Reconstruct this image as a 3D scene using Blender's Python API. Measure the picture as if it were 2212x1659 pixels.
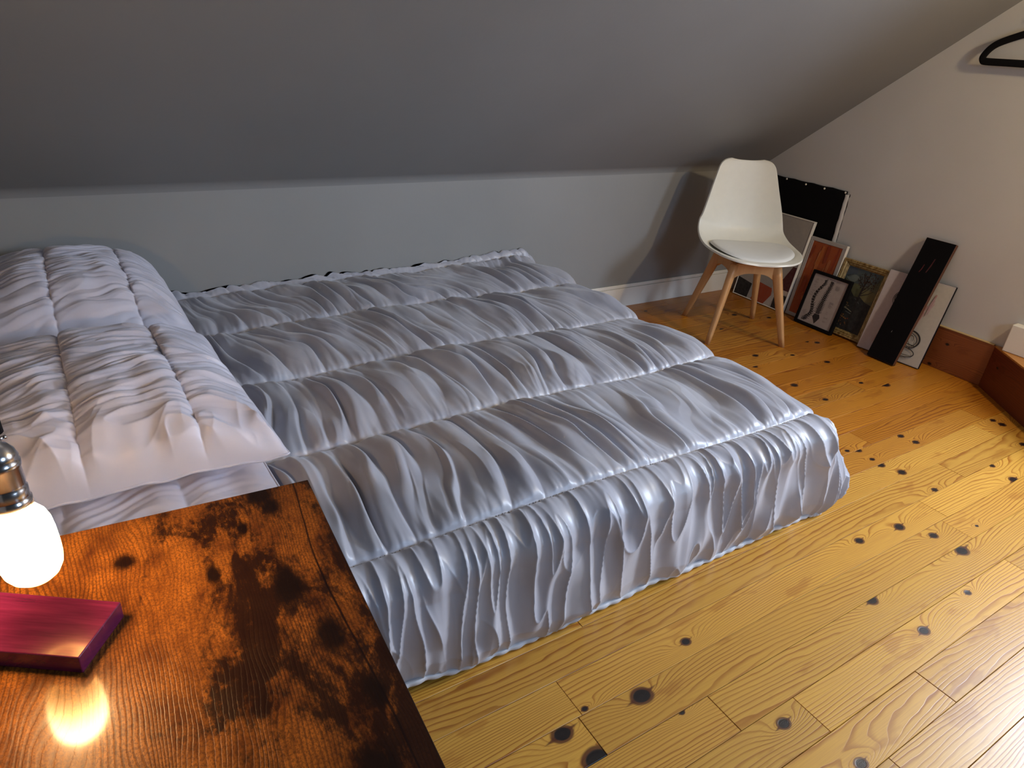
import bpy, bmesh, math, random
import numpy as np
from mathutils import Vector, Matrix
random.seed(4)
for o in list(bpy.data.objects): bpy.data.objects.remove(o)
SC = bpy.context.scene
COL = SC.collection

# ---------------------------------------------------------------- camera
CAM = (0.0, 0.0, 1.30)
R = np.array([[0.84468759, -0.53021004, 0.07334976],
              [-0.18476566, -0.41743875, -0.88972273],
              [0.50235896, 0.73798523, -0.45056994]])
U_, S_, V_ = np.linalg.svd(R)
R = U_ @ V_
cd = bpy.data.cameras.new('camera')
cam = bpy.data.objects.new('camera', cd)
COL.objects.link(cam)
cd.sensor_fit = 'HORIZONTAL'
cd.sensor_width = 36
cd.lens = 1468.04 / 2212 * 36
cd.clip_start = 0.02
M = Matrix(((R[0][0], -R[1][0], -R[2][0]), (R[0][1], -R[1][1], -R[2][1]), (R[0][2], -R[1][2], -R[2][2])))
cam.matrix_world = Matrix.Translation(CAM) @ M.to_4x4()
SC.camera = cam

# ---------------------------------------------------------------- world, lights, exposure
SC.view_settings.view_transform = 'Standard'
SC.view_settings.look = 'None'
SC.view_settings.exposure = 0.0
SC.view_settings.gamma = 1.0
SC.view_settings.use_curve_mapping = False
w = bpy.data.worlds.new('world')
SC.world = w
w.use_nodes = True
w.node_tree.nodes['Background'].inputs[0].default_value = (0.80, 0.88, 1.0, 1)
w.node_tree.nodes['Background'].inputs[1].default_value = 0.03


def light(name, kind, loc, power, color, size=None, size_y=None, target=None):
    l = bpy.data.lights.new(name, kind)
    l.energy = power
    l.color = color
    if kind == 'AREA':
        l.shape = 'RECTANGLE'
        l.size = size
        l.size_y = size_y
    elif size is not None:
        l.shadow_soft_size = size
    o = bpy.data.objects.new(name, l)
    COL.objects.link(o)
    o.location = loc
    if target is not None:
        d = Vector(target) - Vector(loc)
        o.rotation_euler = d.to_track_quat('-Z', 'Z').to_euler()
    return o


WIN = (3.46, 0.16, 1.24)
wl = light('window_daylight', 'AREA', WIN, 62, (0.60, 0.76, 1.0), 0.55, 0.70, (2.46, 0.40, 0.78))
wl.data.spread = math.radians(135)
light('ceiling_bulb_light', 'POINT', (2.98, 0.22, 1.88), 52, (1.0, 0.78, 0.46), 0.055)
light('added_cool_fill', 'AREA', (1.9, -1.5, 1.6), 27, (0.50, 0.70, 1.0), 0.7, 0.7, (0.9, 1.5, 0.2))  # added cool fill aimed at the bed from behind the camera

# ---------------------------------------------------------------- mesh helpers


def mesh_np(name, verts, faces, smooth=True):
    me = bpy.data.meshes.new(name)
    verts = np.asarray(verts, dtype=np.float32)
    faces = np.asarray(faces, dtype=np.int32)
    me.vertices.add(len(verts))
    me.vertices.foreach_set('co', verts.ravel())
    n, k = faces.shape
    me.loops.add(n * k)
    me.loops.foreach_set('vertex_index', faces.ravel())
    me.polygons.add(n)
    me.polygons.foreach_set('loop_start', np.arange(0, n * k, k, dtype=np.int32))
    me.polygons.foreach_set('loop_total', np.full(n, k, dtype=np.int32))
    me.update(calc_edges=True)
    me.validate()
    me.polygons.foreach_set('use_smooth', np.full(len(me.polygons), smooth))
    return me


def grid_faces(nu, nv, wrap_u=False):
    i = np.arange(nu if wrap_u else nu - 1)
    j = np.arange(nv - 1)
    I, J = np.meshgrid(i, j, indexing='ij')
    I2 = (I + 1) % nu
    return np.stack([I * nv + J, I2 * nv + J, I2 * nv + J + 1, I * nv + J + 1], -1).reshape(-1, 4)


def link(name, me, mat=None, parent=None, kind=None, loc=None, rot=None):
    o = bpy.data.objects.new(name, me)
    COL.objects.link(o)
    if mat is not None:
        for m in (mat if isinstance(mat, (list, tuple)) else [mat]):
            me.materials.append(m)
    if parent is not None:
        o.parent = parent
    if kind:
        o['kind'] = kind
    if loc is not None:
        o.location = loc
    if rot is not None:
        o.rotation_euler = rot
    return o


def bm_obj(name, bm, mat, parent=None, kind=None, smooth=False, loc=None, rot=None):
    me = bpy.data.meshes.new(name)
    bmesh.ops.recalc_face_normals(bm, faces=bm.faces)
    bm.to_mesh(me)
    bm.free()
    if smooth:
        me.polygons.foreach_set('use_smooth', [True] * len(me.polygons))
    return link(name, me, mat, parent, kind, loc, rot)


def empty(name, loc=(0, 0, 0), rot=(0, 0, 0)):
    o = bpy.data.objects.new(name, None)
    o.empty_display_size = 0.05
    COL.objects.link(o)
    o.location = loc
    o.rotation_euler = rot
    return o


def tag(o, label, cat, group=None):
    o['label'] = label
    o['category'] = cat
    if group:
        o['group'] = group
    return o


def add_box(bm, lo, hi, bev=0.0, seg=1, mtx=None):
    r = bmesh.ops.create_cube(bm, size=1.0)
    vs = r['verts']
    c = [(lo[i] + hi[i]) / 2 for i in range(3)]
    s = [hi[i] - lo[i] for i in range(3)]
    for v in vs:
        v.co = Vector([v.co[i] * s[i] + c[i] for i in range(3)])
    if bev > 0:
        es = list({e for v in vs for e in v.link_edges})
        r2 = bmesh.ops.bevel(bm, geom=es, offset=bev, segments=seg, affect='EDGES', profile=0.5)
        vs = list({v for f in r2['faces'] for v in f.verts} | {v for v in vs if v.is_valid})
    if mtx is not None:
        for v in vs:
            v.co = mtx @ v.co
    return vs


def box(name, lo, hi, mat, parent=None, bev=0.0, seg=1, kind=None):
    bm = bmesh.new()
    add_box(bm, lo, hi, bev, seg)
    return bm_obj(name, bm, mat, parent, kind)


def add_prism(bm, pts, z0, z1, bev=0.0):
    a = [bm.verts.new((p[0], p[1], z0)) for p in pts]
    b = [bm.verts.new((p[0], p[1], z1)) for p in pts]
    bm.faces.new(a[::-1])
    bm.faces.new(b)
    n = len(pts)
    for i in range(n):
        bm.faces.new((a[i], a[(i + 1) % n], b[(i + 1) % n], b[i]))


def lathe_mesh(name, prof, n=48):
    prof = np.array(prof, float)
    t = np.linspace(0, 2 * np.pi, n, endpoint=False)
    v = np.stack([prof[None, :, 0] * np.cos(t)[:, None], prof[None, :, 0] * np.sin(t)[:, None],
                  np.repeat(prof[None, :, 1], n, 0)], -1).reshape(-1, 3)
    return mesh_np(name, v, grid_faces(n, len(prof), True))


def tube_mesh(name, pts, rad, n=12, caps=True):
    P = np.array(pts, float)
    m = len(P)
    rad = np.broadcast_to(np.asarray(rad, float), (m,))
    T = np.gradient(P, axis=0)
    T /= np.linalg.norm(T, axis=1)[:, None] + 1e-12
    up = np.array([0.0, 0.0, 1.0])
    if abs(T[0] @ up) > 0.9:
        up = np.array([1.0, 0, 0])
    A = []
    a = np.cross(T[0], up)
    a /= np.linalg.norm(a)
    for i in range(m):
        a = a - T[i] * (a @ T[i])
        a /= np.linalg.norm(a)
        A.append(a)
    A = np.array(A)
    B = np.cross(T, A)
    th = np.linspace(0, 2 * np.pi, n, endpoint=False)
    ring = (A[None] * np.cos(th)[:, None, None] + B[None] * np.sin(th)[:, None, None]) * rad[None, :, None] + P[None]
    v = ring.reshape(-1, 3)
    f = grid_faces(n, m, True)
    if caps:
        v = np.vstack([v, P[0], P[-1]])
        c0, c1 = len(v) - 2, len(v) - 1
        i = np.arange(n)
        f = np.vstack([f, np.stack([np.full(n, c0), ((i + 1) % n) * m, i * m, i * m], -1)[:, :4],
                       np.stack([np.full(n, c1), i * m + m - 1, ((i + 1) % n) * m + m - 1, ((i + 1) % n) * m + m - 1], -1)])
        me = bpy.data.meshes.new(name)
        me.from_pydata(v.tolist(), [], [tuple(dict.fromkeys(q)) for q in f.tolist()])
        me.polygons.foreach_set('use_smooth', [True] * len(me.polygons))
        return me
    return mesh_np(name, v, f)


# ---- numpy gradient noise (for cloth)
_rng = np.random.RandomState(7)
_perm = _rng.permutation(256)
_perm = np.concatenate([_perm, _perm])
_ang = _rng.rand(256) * 2 * np.pi
_gx, _gy = np.cos(_ang), np.sin(_ang)


def perlin(x, y):
    xi = np.floor(x).astype(int)
    yi = np.floor(y).astype(int)
    xf = x - xi
    yf = y - yi
    u = xf * xf * xf * (xf * (xf * 6 - 15) + 10)
    v = yf * yf * yf * (yf * (yf * 6 - 15) + 10)

    def g(ix, iy, dx, dy):
        h = _perm[(_perm[ix & 255] + iy) & 255]
        return _gx[h] * dx + _gy[h] * dy
    a = g(xi, yi, xf, yf)
    b = g(xi + 1, yi, xf - 1, yf)
    c = g(xi, yi + 1, xf, yf - 1)
    d = g(xi + 1, yi + 1, xf - 1, yf - 1)
    return ((a * (1 - u) + b * u) * (1 - v) + (c * (1 - u) + d * u) * v) * 1.5


def sstep(a, b, x):
    t = np.clip((x - a) / (b - a), 0, 1)
    return t * t * (3 - 2 * t)


# ---------------------------------------------------------------- materials
class NT:
    def __init__(self, name):
        self.m = bpy.data.materials.new(name)
        self.m.use_nodes = True
        self.t = self.m.node_tree
        self.b = self.t.nodes['Principled BSDF']

    def n(self, typ, **kw):
        nd = self.t.nodes.new('ShaderNode' + typ)
        for k, v in kw.items():
            setattr(nd, k, v)
        return nd

    def set(self, sock, v):
        if isinstance(v, bpy.types.NodeSocket):
            self.t.links.new(v, sock)
        elif isinstance(v, (tuple, list)):
            sock.default_value = tuple(v) + ((1,) if len(v) == 3 and sock.type == 'RGBA' else ())
        else:
            sock.default_value = v

    def math(self, op, a, b=None, c=None, clamp=False):
        nd = self.n('Math', operation=op)
        nd.use_clamp = clamp
        self.set(nd.inputs[0], a)
        if b is not None:
            self.set(nd.inputs[1], b)
        if c is not None:
            self.set(nd.inputs[2], c)
        return nd.outputs[0]

    def vmath(self, op, a, b=None):
        nd = self.n('VectorMath', operation=op)
        self.set(nd.inputs[0], a)
        if b is not None:
            self.set(nd.inputs[1], b)
        return nd.outputs['Value'] if op in ('LENGTH', 'DOT_PRODUCT') else nd.outputs[0]

    def mapr(self, v, a, b, c=0.0, d=1.0, smooth=False):
        nd = self.n('MapRange')
        if smooth:
            nd.interpolation_type = 'SMOOTHSTEP'
        self.set(nd.inputs[0], v)
        for i, q in enumerate((a, b, c, d)):
            self.set(nd.inputs[i + 1], q)
        return nd.outputs[0]

    def mix(self, f, a, b, blend='MIX'):
        nd = self.n('Mix', data_type='RGBA', blend_type=blend)
        self.set(nd.inputs[0], f)
        self.set(nd.inputs[6], a)
        self.set(nd.inputs[7], b)
        return nd.outputs[2]

    def coord(self, kind='Object'):
        return self.n('TexCoord').outputs[kind]

    def noise(self, vec, scale=5.0, detail=3.0, rough=0.5, dist=0.0, out=0):
        nd = self.n('TexNoise')
        self.set(nd.inputs['Vector'], vec)
        nd.inputs['Scale'].default_value = scale
        nd.inputs['Detail'].default_value = detail
        nd.inputs['Roughness'].default_value = rough
        nd.inputs['Distortion'].default_value = dist
        return nd.outputs[out]

    def scale(self, vec, s):
        return self.vmath('MULTIPLY', vec, s)

    def sep(self, vec):
        nd = self.n('SeparateXYZ')
        self.set(nd.inputs[0], vec)
        return nd.outputs

    def comb(self, x, y, z=0.0):
        nd = self.n('CombineXYZ')
        for i, q in enumerate((x, y, z)):
            self.set(nd.inputs[i], q)
        return nd.outputs[0]

    def bump(self, h, strength=0.3, dist=0.002):
        nd = self.n('Bump')
        nd.inputs['Strength'].default_value = strength
        nd.inputs['Distance'].default_value = dist
        self.set(nd.inputs['Height'], h)
        self.t.links.new(nd.outputs[0], self.b.inputs['Normal'])

    def base(self, col=None, rough=None, metal=None, spec=None, coat=None, sheen=None):
        if col is not None:
            self.set(self.b.inputs['Base Color'], col)
        if rough is not None:
            self.set(self.b.inputs['Roughness'], rough)
        if metal is not None:
            self.set(self.b.inputs['Metallic'], metal)
        if spec is not None:
            self.set(self.b.inputs['Specular IOR Level'], spec)
        if coat is not None:
            self.set(self.b.inputs['Coat Weight'], coat)
        if sheen is not None:
            self.set(self.b.inputs['Sheen Weight'], sheen)
        return self


def paint(name, col, rough=0.7, var=0.03, bump=0.15, bscale=60):
    k = NT(name)
    c = k.coord()
    n1 = k.noise(c, 2.5, 3)
    d = tuple(max(0, q * (1 - var * 3)) for q in col)
    e = tuple(q * (1 + var * 2) for q in col)
    k.base(k.mix(n1, d, e), rough)
    k.bump(k.noise(c, bscale, 4), bump, 0.002)
    return k.m


def plain(name, col, rough=0.5, metal=0.0, **kw):
    k = NT(name)
    c = k.coord()
    n1 = k.noise(c, 30, 2)
    k.base(k.mix(k.mapr(n1, 0.3, 0.7, 0, 1), tuple(q * 0.985 for q in col), tuple(min(1, q * 1.01) for q in col)), rough, metal, **kw)
    return k.m


def m_pine(name, light_c, dark_c, knots=True, scale=1.0, rough=0.36, coat=0.25, axis='x'):
    """flat-sawn pine: growth lines bending round knots kept as properties of each board"""
    k = NT(name)
    if axis == 'x':
        P = k.coord()
        x, y, z = k.sep(P)
    elif axis == 'yz':
        P = k.coord()
        z, x, y = k.sep(P)
    else:
        P = k.coord()
        y, x, z = k.sep(P)
    info = k.n('ObjectInfo').outputs['Random']
    off = k.math('MULTIPLY', info, 37.0)
    low = k.noise(k.comb(k.math('MULTIPLY_ADD', x, 0.65, off), k.math('MULTIPLY', y, 6.0), off), 1.0, 2.0, 0.45)
    g = k.math('ADD', k.math('MULTIPLY', y, 98.0), k.math('MULTIPLY', low, 20.0))
    wob = k.noise(k.comb(k.math('MULTIPLY', x, 6.0), k.math('MULTIPLY', y, 22.0), off), 1.0, 2.0, 0.6)
    g = k.math('ADD', g, k.math('MULTIPLY', wob, 1.3))
    core = None
    halo = None
    if knots:
        for nm in ('knot_a', 'knot_b', 'knot_c', 'knot_d'):
            at = k.n('Attribute', attribute_type='OBJECT', attribute_name=nm)
            kx, ky, ks = k.sep(at.outputs['Vector'])
            dx = k.math('SUBTRACT', x, kx)
            dy = k.math('SUBTRACT', y, ky)
            wn = k.math('MULTIPLY', k.math('SUBTRACT', wob, 0.5), 0.9)
            r1 = k.math('SQRT', k.math('ADD', k.math('POWER', k.math('MULTIPLY', dx, 0.75), 2.0), k.math('POWER', dy, 2.0)))
            rn = k.math('DIVIDE', r1, ks)
            r2 = k.math('SQRT', k.math('ADD', k.math('POWER', k.math('MULTIPLY', dx, 0.36), 2.0), k.math('POWER', dy, 2.0)))
            ex = k.math('EXPONENT', k.math('MULTIPLY', k.math('DIVIDE', r2, ks), -0.62))
            g = k.math('ADD', g, k.math('MULTIPLY', ex, 8.5))
            c1 = k.mapr(k.math('ADD', rn, k.math('MULTIPLY', wn, 0.7)), 1.05, 0.80, 0, 1, True)
            # resin streak along the grain
            st = k.math('ADD', k.math('DIVIDE', k.math('ABSOLUTE', k.math('ADD', dy, k.math('MULTIPLY', dx, -0.12))), k.math('MULTIPLY', ks, 0.55)),
                        k.math('DIVIDE', k.math('ABSOLUTE', dx), k.math('MULTIPLY', ks, 2.9)))
            h1 = k.mapr(k.math('ADD', st, k.math('MULTIPLY', wn, 1.2)), 1.25, 0.70, 0, 0.9, True)
            q1 = k.mapr(k.math('ADD', rn, k.math('MULTIPLY', wn, 1.0)), 1.50, 1.15, 0, 0.9, True)
            ring = q1 if core is None else k.math('MAXIMUM', ring, q1)
            core = c1 if core is None else k.math('MAXIMUM', core, c1)
            halo = h1 if halo is None else k.math('MAXIMUM', halo, h1)
    fr = k.math('FRACT', g)
    line = k.math('MULTIPLY', k.mapr(fr, 0.52, 0.94, 0, 1, True), k.mapr(fr, 0.93, 1.0, 1, 0, True))
    fad = k.noise(k.comb(k.math('MULTIPLY', x, 2.0), k.math('MULTIPLY', y, 14.0), off), 1.0, 2)
    line = k.math('MULTIPLY', line, k.mapr(fad, 0.3, 0.6, 0.45, 1.0))
    fine = k.noise(k.comb(k.math('MULTIPLY', x, 10.0), k.math('MULTIPLY', y, 420.0), off), 1.0, 2)
    tone = k.n('Attribute', attribute_type='OBJECT', attribute_name='tone').outputs['Fac']
    L = k.mix(tone, light_c[0], light_c[1])
    D = k.mix(tone, dark_c[0], dark_c[1])
    L = k.mix(k.mapr(fine, 0.3, 0.7, 0, 0.28), L, D)
    blot = k.noise(k.comb(k.math('MULTIPLY', x, 5.0), k.math('MULTIPLY', y, 16.0), k.math('ADD', off, 3.0)), 1.0, 3, 0.6)
    L = k.mix(k.mapr(blot, 0.60, 0.66, 0, 0.42), L, D)
    col = k.mix(line, L, D)
    if knots:
        col = k.mix(halo, col, (0.10, 0.022, 0.004))
        col = k.mix(ring, col, (0.085, 0.020, 0.005))
        col = k.mix(core, col, (0.008, 0.004, 0.003))
    br = k.mapr(info, 0, 1, 0.88, 1.10)
    nd = k.n('VectorMath', operation='SCALE')
    k.set(nd.inputs[0], col)
    k.set(nd.inputs['Scale'], br)
    k.base(nd.outputs[0], k.mapr(fine, 0.2, 0.8, rough - 0.05, rough + 0.08), 0.0, 0.45, coat)
    k.b.inputs['Coat Roughness'].default_value = 0.34
    h = k.math('ADD', k.math('MULTIPLY', line, -0.35), k.math('MULTIPLY', k.noise(P, 14, 3), 0.8))
    if knots:
        h = k.math('ADD', h, k.math('MULTIPLY', core, -0.8))
    k.bump(h, 0.25, 0.0015)
    return k.m


def m_cloth(name, c1, c2, rough=0.42, sheen=0.25):
    k = NT(name)
    c = k.coord()
    n1 = k.noise(c, 7, 3)
    k.base(k.mix(k.mapr(n1, 0.35, 0.65), c1, c2), rough, 0.0, 0.5, None, sheen)
    k.b.inputs['Sheen Roughness'].default_value = 0.4
    k.bump(k.noise(c, 900, 2), 0.12, 0.0006)
    return k.m


def m_rustic():
    k = NT('rustic_brown_wood')
    P = k.coord()
    x, y, z = k.sep(P)
    low = k.noise(k.comb(k.math('MULTIPLY', x, 5.0), k.math('MULTIPLY', y, 1.5)), 1.0, 3, 0.5)
    sw = k.noise(k.comb(k.math('MULTIPLY', x, 9.0), k.math('MULTIPLY', y, 4.5), 4.0), 1.0, 2, 0.5)
    g = k.math('ADD', k.math('MULTIPLY', x, 190.0), k.math('ADD', k.math('MULTIPLY', low, 30.0), k.math('MULTIPLY', sw, 9.0)))
    broken = k.noise(k.comb(k.math('MULTIPLY', x, 260.0), k.math('MULTIPLY', y, 110.0)), 1.0, 3, 0.7)
    fr = k.math('FRACT', k.math('ADD', g, k.math('MULTIPLY', broken, 0.45)))
    line = k.math('MULTIPLY', k.mapr(fr, 0.40, 0.75, 0, 1, True), k.mapr(fr, 0.86, 1.0, 1, 0, True))
    line = k.math('MULTIPLY', line, k.mapr(sw, 0.3, 0.62, 0.95, 0.35))
    big = k.noise(k.comb(k.math('MULTIPLY', x, 13.0), k.math('MULTIPLY', y, 6.5), 1.0), 1.0, 5, 0.62, 0.6)
    mid = k.noise(k.comb(k.math('MULTIPLY', x, 30.0), k.math('MULTIPLY', y, 13.0), 7.0), 1.0, 5, 0.7)
    speck = k.noise(k.comb(k.math('MULTIPLY', x, 420.0), k.math('MULTIPLY', y, 300.0)), 1.0, 2, 0.7)
    base = k.mix(k.mapr(mid, 0.32, 0.62), (0.065, 0.017, 0.003), (0.27, 0.095, 0.012))
    base = k.mix(k.mapr(speck, 0.46, 0.58, 0, 0.6), base, (0.055, 0.018, 0.006))
    base = k.mix(k.math('MULTIPLY', line, 0.85), base, (0.035, 0.010, 0.003))
    # darker towards the right edge of the printed board
    edge = k.math('ADD', k.mapr(x, -0.24, 0.0, -0.05, 0.11), k.mapr(y, -0.1, -0.5, 0, 0.03))
    rag = k.math('MULTIPLY', k.math('SUBTRACT', k.noise(k.comb(k.math('MULTIPLY', x, 150.0), k.math('MULTIPLY', y, 70.0), 9.0), 1.0, 4, 0.75), 0.5), 0.34)
    dk = k.mapr(k.math('ADD', k.math('ADD', big, edge), rag), 0.485, 0.62, 0, 0.95, True)
    base = k.mix(dk, base, (0.010, 0.003, 0.0015))
    # printed knots and a long crack
    for (kx, ky, s, st) in ((-0.243, -0.085, 0.011, 1.3), (-0.105, -0.078, 0.007, 1.9), (-0.060, -0.045, 0.012, 1.5), (-0.070, -0.012, 0.020, 1.1),
                            (-0.075, -0.205, 0.015, 2.6), (-0.050, -0.300, 0.014, 2.0), (-0.055, -0.470, 0.022, 1.2), (-0.150, -0.150, 0.008, 2.5), (-0.03, -0.39, 0.013, 1.6)):
        dx = k.math('ADD', k.math('SUBTRACT', x, kx), k.math('MULTIPLY', k.math('SUBTRACT', mid, 0.5), 0.03))
        dy = k.math('DIVIDE', k.math('SUBTRACT', y, ky), st)
        r = k.math('SQRT', k.math('ADD', k.math('POWER', dx, 2.0), k.math('POWER', dy, 2.0)))
        base = k.mix(k.mapr(r, s * 1.5, s * 0.5, 0, 0.97, True), base, (0.006, 0.002, 0.001))
    crack = k.math('ABSOLUTE', k.math('ADD', k.math('ADD', x, 0.022), k.math('MULTIPLY', k.math('SUBTRACT', low, 0.5), 0.10)))
    base = k.mix(k.mapr(crack, 0.0018, 0.0007, 0, 0.9), base, (0.004, 0.001, 0.001))
    k.base(base, k.mapr(mid, 0.3, 0.7, 0.28, 0.46), 0.0, 0.14, 0.34)
    k.b.inputs['Coat Roughness'].default_value = 0.10
    k.bump(k.math('ADD', k.math('MULTIPLY', line, -1.0), k.math('MULTIPLY', broken, 0.5)), 0.35, 0.0008)
    return k.m


MAT = {}
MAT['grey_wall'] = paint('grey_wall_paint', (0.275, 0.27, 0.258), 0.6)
MAT['ceiling'] = paint('shaded_wall_paint', (0.205, 0.200, 0.196), 0.6)  # same paint as the knee wall, the ceiling's shade put into its colour
MAT['pale_wall'] = paint('pale_wall_paint', (0.60, 0.57, 0.53), 0.6)
MAT['white_trim'] = paint('white_trim_paint', (0.84, 0.79, 0.70), 0.4, 0.015, 0.1)
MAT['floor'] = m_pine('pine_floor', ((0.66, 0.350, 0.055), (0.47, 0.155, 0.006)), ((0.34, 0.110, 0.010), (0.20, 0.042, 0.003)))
MAT['redwood'] = m_pine('stained_pine', ((0.26, 0.075, 0.018), (0.17, 0.030, 0.008)), ((0.15, 0.032, 0.007), (0.10, 0.016, 0.004)), rough=0.42, coat=0.1, axis='yz')
MAT['ledgewood'] = m_pine('ledge_pine', ((0.52, 0.22, 0.04), (0.5, 0.2, 0.03)), ((0.34, 0.11, 0.014), (0.3, 0.1, 0.01)), knots=False, axis='y')
MAT['gap'] = plain('dark_joint', (0.035, 0.014, 0.005), 0.9)
MAT['quilt'] = m_cloth('lilac_grey_satin_cotton', (0.41, 0.405, 0.455), (0.48, 0.47, 0.505), 0.37)
MAT['sham'] = m_cloth('pale_lilac_sham_cotton', (0.58, 0.56, 0.64), (0.64, 0.61, 0.68), 0.42)
MAT['hem'] = m_cloth('pale_hem_cotton', (0.55, 0.54, 0.56), (0.6, 0.59, 0.6), 0.5)
MAT['thread'] = plain('grey_thread', (0.30, 0.29, 0.32), 0.7)
MAT['mattress'] = plain('mattress_ticking', (0.35, 0.34, 0.33), 0.8)
MAT['plastic'] = plain('cream_plastic', (0.82, 0.78, 0.67), 0.42)
MAT['cushion'] = plain('cream_leatherette', (0.76, 0.74, 0.69), 0.38)
MAT['black'] = plain('black_satin', (0.004, 0.0035, 0.004), 0.75, spec=0.15)
MAT['chrome'] = plain('brushed_nickel', (0.62, 0.58, 0.56), 0.20, 1.0)
MAT['table'] = m_rustic()


def m_beech():
    k = NT('beech_wood')
    P = k.coord()
    n1 = k.noise(k.scale(P, (60, 60, 4)), 1, 3)
    k.base(k.mix(n1, (0.46, 0.22, 0.075), (0.62, 0.34, 0.14)), 0.4)
    return k.m


MAT['beech'] = m_beech()


def m_purple():
    k = NT('purple_lacquered_wood')
    P = k.coord()
    n1 = k.noise(k.scale(P, (12, 160, 20)), 1, 4, 0.6)
    k.base(k.mix(k.mapr(n1, 0.3, 0.7), (0.060, 0.004, 0.028), (0.115, 0.010, 0.050)), 0.22, 0.0, 0.5, 0.5)
    k.b.inputs['Coat Roughness'].default_value = 0.12
    k.bump(n1, 0.08, 0.0006)
    return k.m


MAT['purple'] = m_purple()
MAT['oldbrown'] = plain('brown_board_edge', (0.10, 0.03, 0.008), 0.5)


def emis(name, col, s):
    k = NT(name)
    P = k.coord()
    z = k.sep(P)[2]
    k.base((0.9, 0.8, 0.6), 0.3)
    k.set(k.b.inputs['Emission Color'], k.mix(k.mapr(z, -0.040, -0.010), (1.0, 0.45, 0.10), col))
    k.set(k.b.inputs['Emission Strength'], k.math('ADD', 3.0, k.math('MULTIPLY', s, k.math('POWER', k.mapr(z, -0.046, 0.045), 1.15))))
    return k.m


MAT['bulb'] = emis('glowing_frosted_glass', (1.0, 0.60, 0.26), 430)


def m_vc(name, rough=0.6, bumpk=0.1, coat=0.0):
    k = NT(name)
    at = k.n('Attribute', attribute_name='col')
    c = k.coord()
    n1 = k.noise(k.scale(c, (1, 1, 1)), 60, 4)
    k.base(k.mix(k.mapr(n1, 0.3, 0.7, 0, 0.25), at.outputs['Color'], k.mix(0.5, at.outputs['Color'], (0.2, 0.16, 0.14))), rough, 0.0, 0.4, coat)
    k.bump(n1, bumpk, 0.001)
    return k.m


MAT['print'] = m_vc('artwork_ink')

# ---------------------------------------------------------------- the setting
YW, XW, ZK, SL = 2.713, 3.505, 0.752, 0.78


def ceil_z(y):
    return ZK + SL * (YW - y)


# floor: dark underlay and one object per board
floor = box('floor', (-1.3, -1.6, -0.06), (XW + 0.1, YW + 0.1, -0.016), MAT['gap'], None, kind='structure')
KN = [(1385, 1503, .018), (1215, 1585, .015), (1481, 1386, .010), (1290, 1640, .020), (1263, 1531, .006), (1473, 1539, .005),
      (1693, 1563, .011), (1860, 1649, .011), (1995, 1362, .011), (2090, 1280, .008), (1883, 1297, .013), (2077, 1190, .017),
      (2016, 1157, .011), (1856, 1168, .011), (1942, 1138, .012), (2110, 1136, .004), (2004, 1096, .009), (2019, 1058, .008),
      (1903, 1005, .010), (1948, 1020, .012), (1884, 992, .007), (1830, 974, .007), (1854, 973, .009), (1946, 942, .010), (1978, 955, .010), (2145, 908, .009), (2165, 917, .012),
      (2190, 1036, .013), (2143, 1006, .008), (1913, 831, .014), (1716, 832, .011), (1783, 863, .009), (1860, 827, .008), (1787, 782, .011),
      (1712, 767, .008), (1743, 738, .008), (1765, 740, .010), (1631, 792, .009), (1586, 680, .011), (1661, 686, .009), (1559, 711, .008), (1632, 768, .010), (1710, 950, .006),
      (1395, 672, .006), (1690, 730, .006), (2210, 960, .010)]


def floor_pt(px, py):
    d = R.T @ np.array([(px - 1106) / 1468.04, (py - 829.5) / 1468.04, 1.0])
    t = -CAM[2] / d[2]
    return d[0] * t, d[1] * t


knots = [floor_pt(a, b) + (s,) for a, b, s in KN]
rows = [0.3105 + 0.1003 * k for k in range(-14, 24)]
JN = {}   # joints known from the photograph: row index -> list of x


def row_of(y):
    return int(math.floor((y - 0.3105) / 0.1003))


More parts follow.
